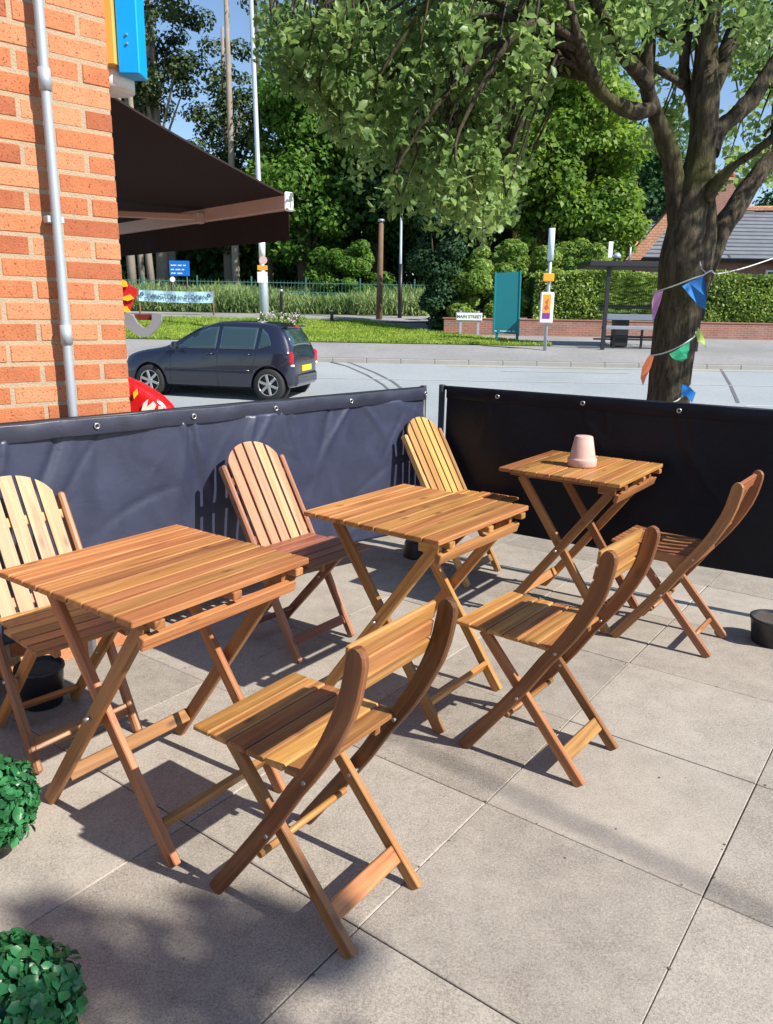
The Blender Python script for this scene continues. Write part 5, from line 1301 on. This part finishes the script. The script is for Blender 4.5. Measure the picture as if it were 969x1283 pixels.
m = MB(); m.box((c.x, 4.2, c.z+.92), 1.4, 1.05, .14, .03)
m.build('chimney_cap', M['claytile'], ch)
for dx in (-.3, .3): m = MB(); m.tube([(c.x+dx, 4.2, c.z+.98), (c.x+dx, 4.2, c.z+1.45)], .14, 12); m.build('chimney_pot', M['claytile'], ch)
m = MB(); vp = [h_(782, 326, 37.4), h_(801, 326, 37.4), h_(851, 268, 37.4), h_(845, 255, 37.4)]
m.prism([(p.x, p.z) for p in vp], Vector((0, -.6, 0)), Vector((1, 0, 0)), Vector((0, 0, 1)), Vector((0, -1, 0)), .4); m.build('gable_edge', M['claytile'], ho)
# lower hipped gable of clay tiles behind the trunk
m = MB(); g0 = h_(842, 268, 41); g1 = h_(885, 232, 41); g2 = h_(930, 262, 41)
m.prism([(g0.x, g0.z), (g1.x, g1.z), (g2.x, g2.z)], Vector((0, 4.4, 0)), Vector((1, 0, 0)), Vector((0, 0, 1)), Vector((0, -1, 0)), .5); m.build('rear_gable', M['claytile'], ho)

# ------------------------------------------------------------ unseen tree added outside the frame to cast soft shade on the paving
shade_tree = empty('street_tree', (5.6, -4.6, 0), 0, 'unseen leafy tree added behind the viewpoint on the right to shade the paving', 'tree')
m = MB(); aa, bb = smooth([(0, 0, -.2), (.05, 0, 1.5), (0, .1, 3), (-.3, .4, 4.5), (-.7, .9, 5.6)], [.26, .2, .17, .13, .07]); m.tube(aa, bb, 12); m.build('trunk', M['bark'], shade_tree)
P = []; m = MB(); T_ = 8.2
for (px, py, r_) in ((30, 1235, .20), (100, 1205, .17), (190, 1230, .17), (50, 1150, .08), (280, 1190, .16), (340, 1165, .12), (400, 1180, .10), (300, 1270, .2)):
    c = atz(px, py, 0)+sdir*(T_+random.uniform(-.8, .8))-shade_tree.location; e = RNG.normal(size=(48, 3)); e /= np.linalg.norm(e, axis=1)[:, None]
    P.append(np.array(c)+e*(RNG.random(48)**.5)[:, None]*r_); m.tube([(-.5, .6, 5.2), (c+Vector((-.5, .6, 5.2)))/2+Vector((0, 0, .5)), c], [.05, .03, .01], 5, False)
for q in range(40):
    c = np.array([random.uniform(.6, 3.4), random.uniform(-3.5, -.8), random.uniform(5.0, 8.5)]); e = RNG.normal(size=(160, 3)); e /= np.linalg.norm(e, axis=1)[:, None]; P.append(c+e*.42)
a_ = atz(500, 925, 0)+sdir*10-shade_tree.location; b_ = atz(930, 1130, 0)+sdir*10-shade_tree.location
m.tube([a_+(a_-b_)*.15, (a_+b_)/2, b_+(b_-a_)*.8], [.012, .014, .018], 6, False)  # unseen thin bar added to cast the diagonal shadow band
m.build('shade_branches', M['bark'], shade_tree)
leaf_mesh('crown', np.concatenate(P), .10, M['leaf_street'], shade_tree, curved=True)

# grit and leaf crumbs along the paving joints
N = 1500; i_ = RNG.integers(-9, 10, N); j_ = RNG.integers(-5, 9, N); q = RNG.random(N); alo = RNG.random(N) < .5
uu = np.where(alo, i_+q, i_)*SX+RNG.normal(0, .006, N)*(~alo); vv = np.where(alo, j_, j_+q)*SY+RNG.normal(0, .006, N)*alo
k_ = RNG.random(N) < .2; uu = np.where(k_, RNG.uniform(-4, 4, N), uu); vv = np.where(k_, RNG.uniform(-3, 5, N), vv)
Pg = np.stack([O0.x+ux.x*uu+uy.x*vv, O0.y+ux.y*uu+uy.y*vv, np.full(N, .0015)], 1)
tag(leaf_mesh('grit', Pg, .008, plain('grit_bits', (.12, .09, .06), .9, var=.6, scale=30), None, aspect=.7, updir=4), 'tiny crumbs of grit and dry leaf on the paving', 'grit', kind='stuff')
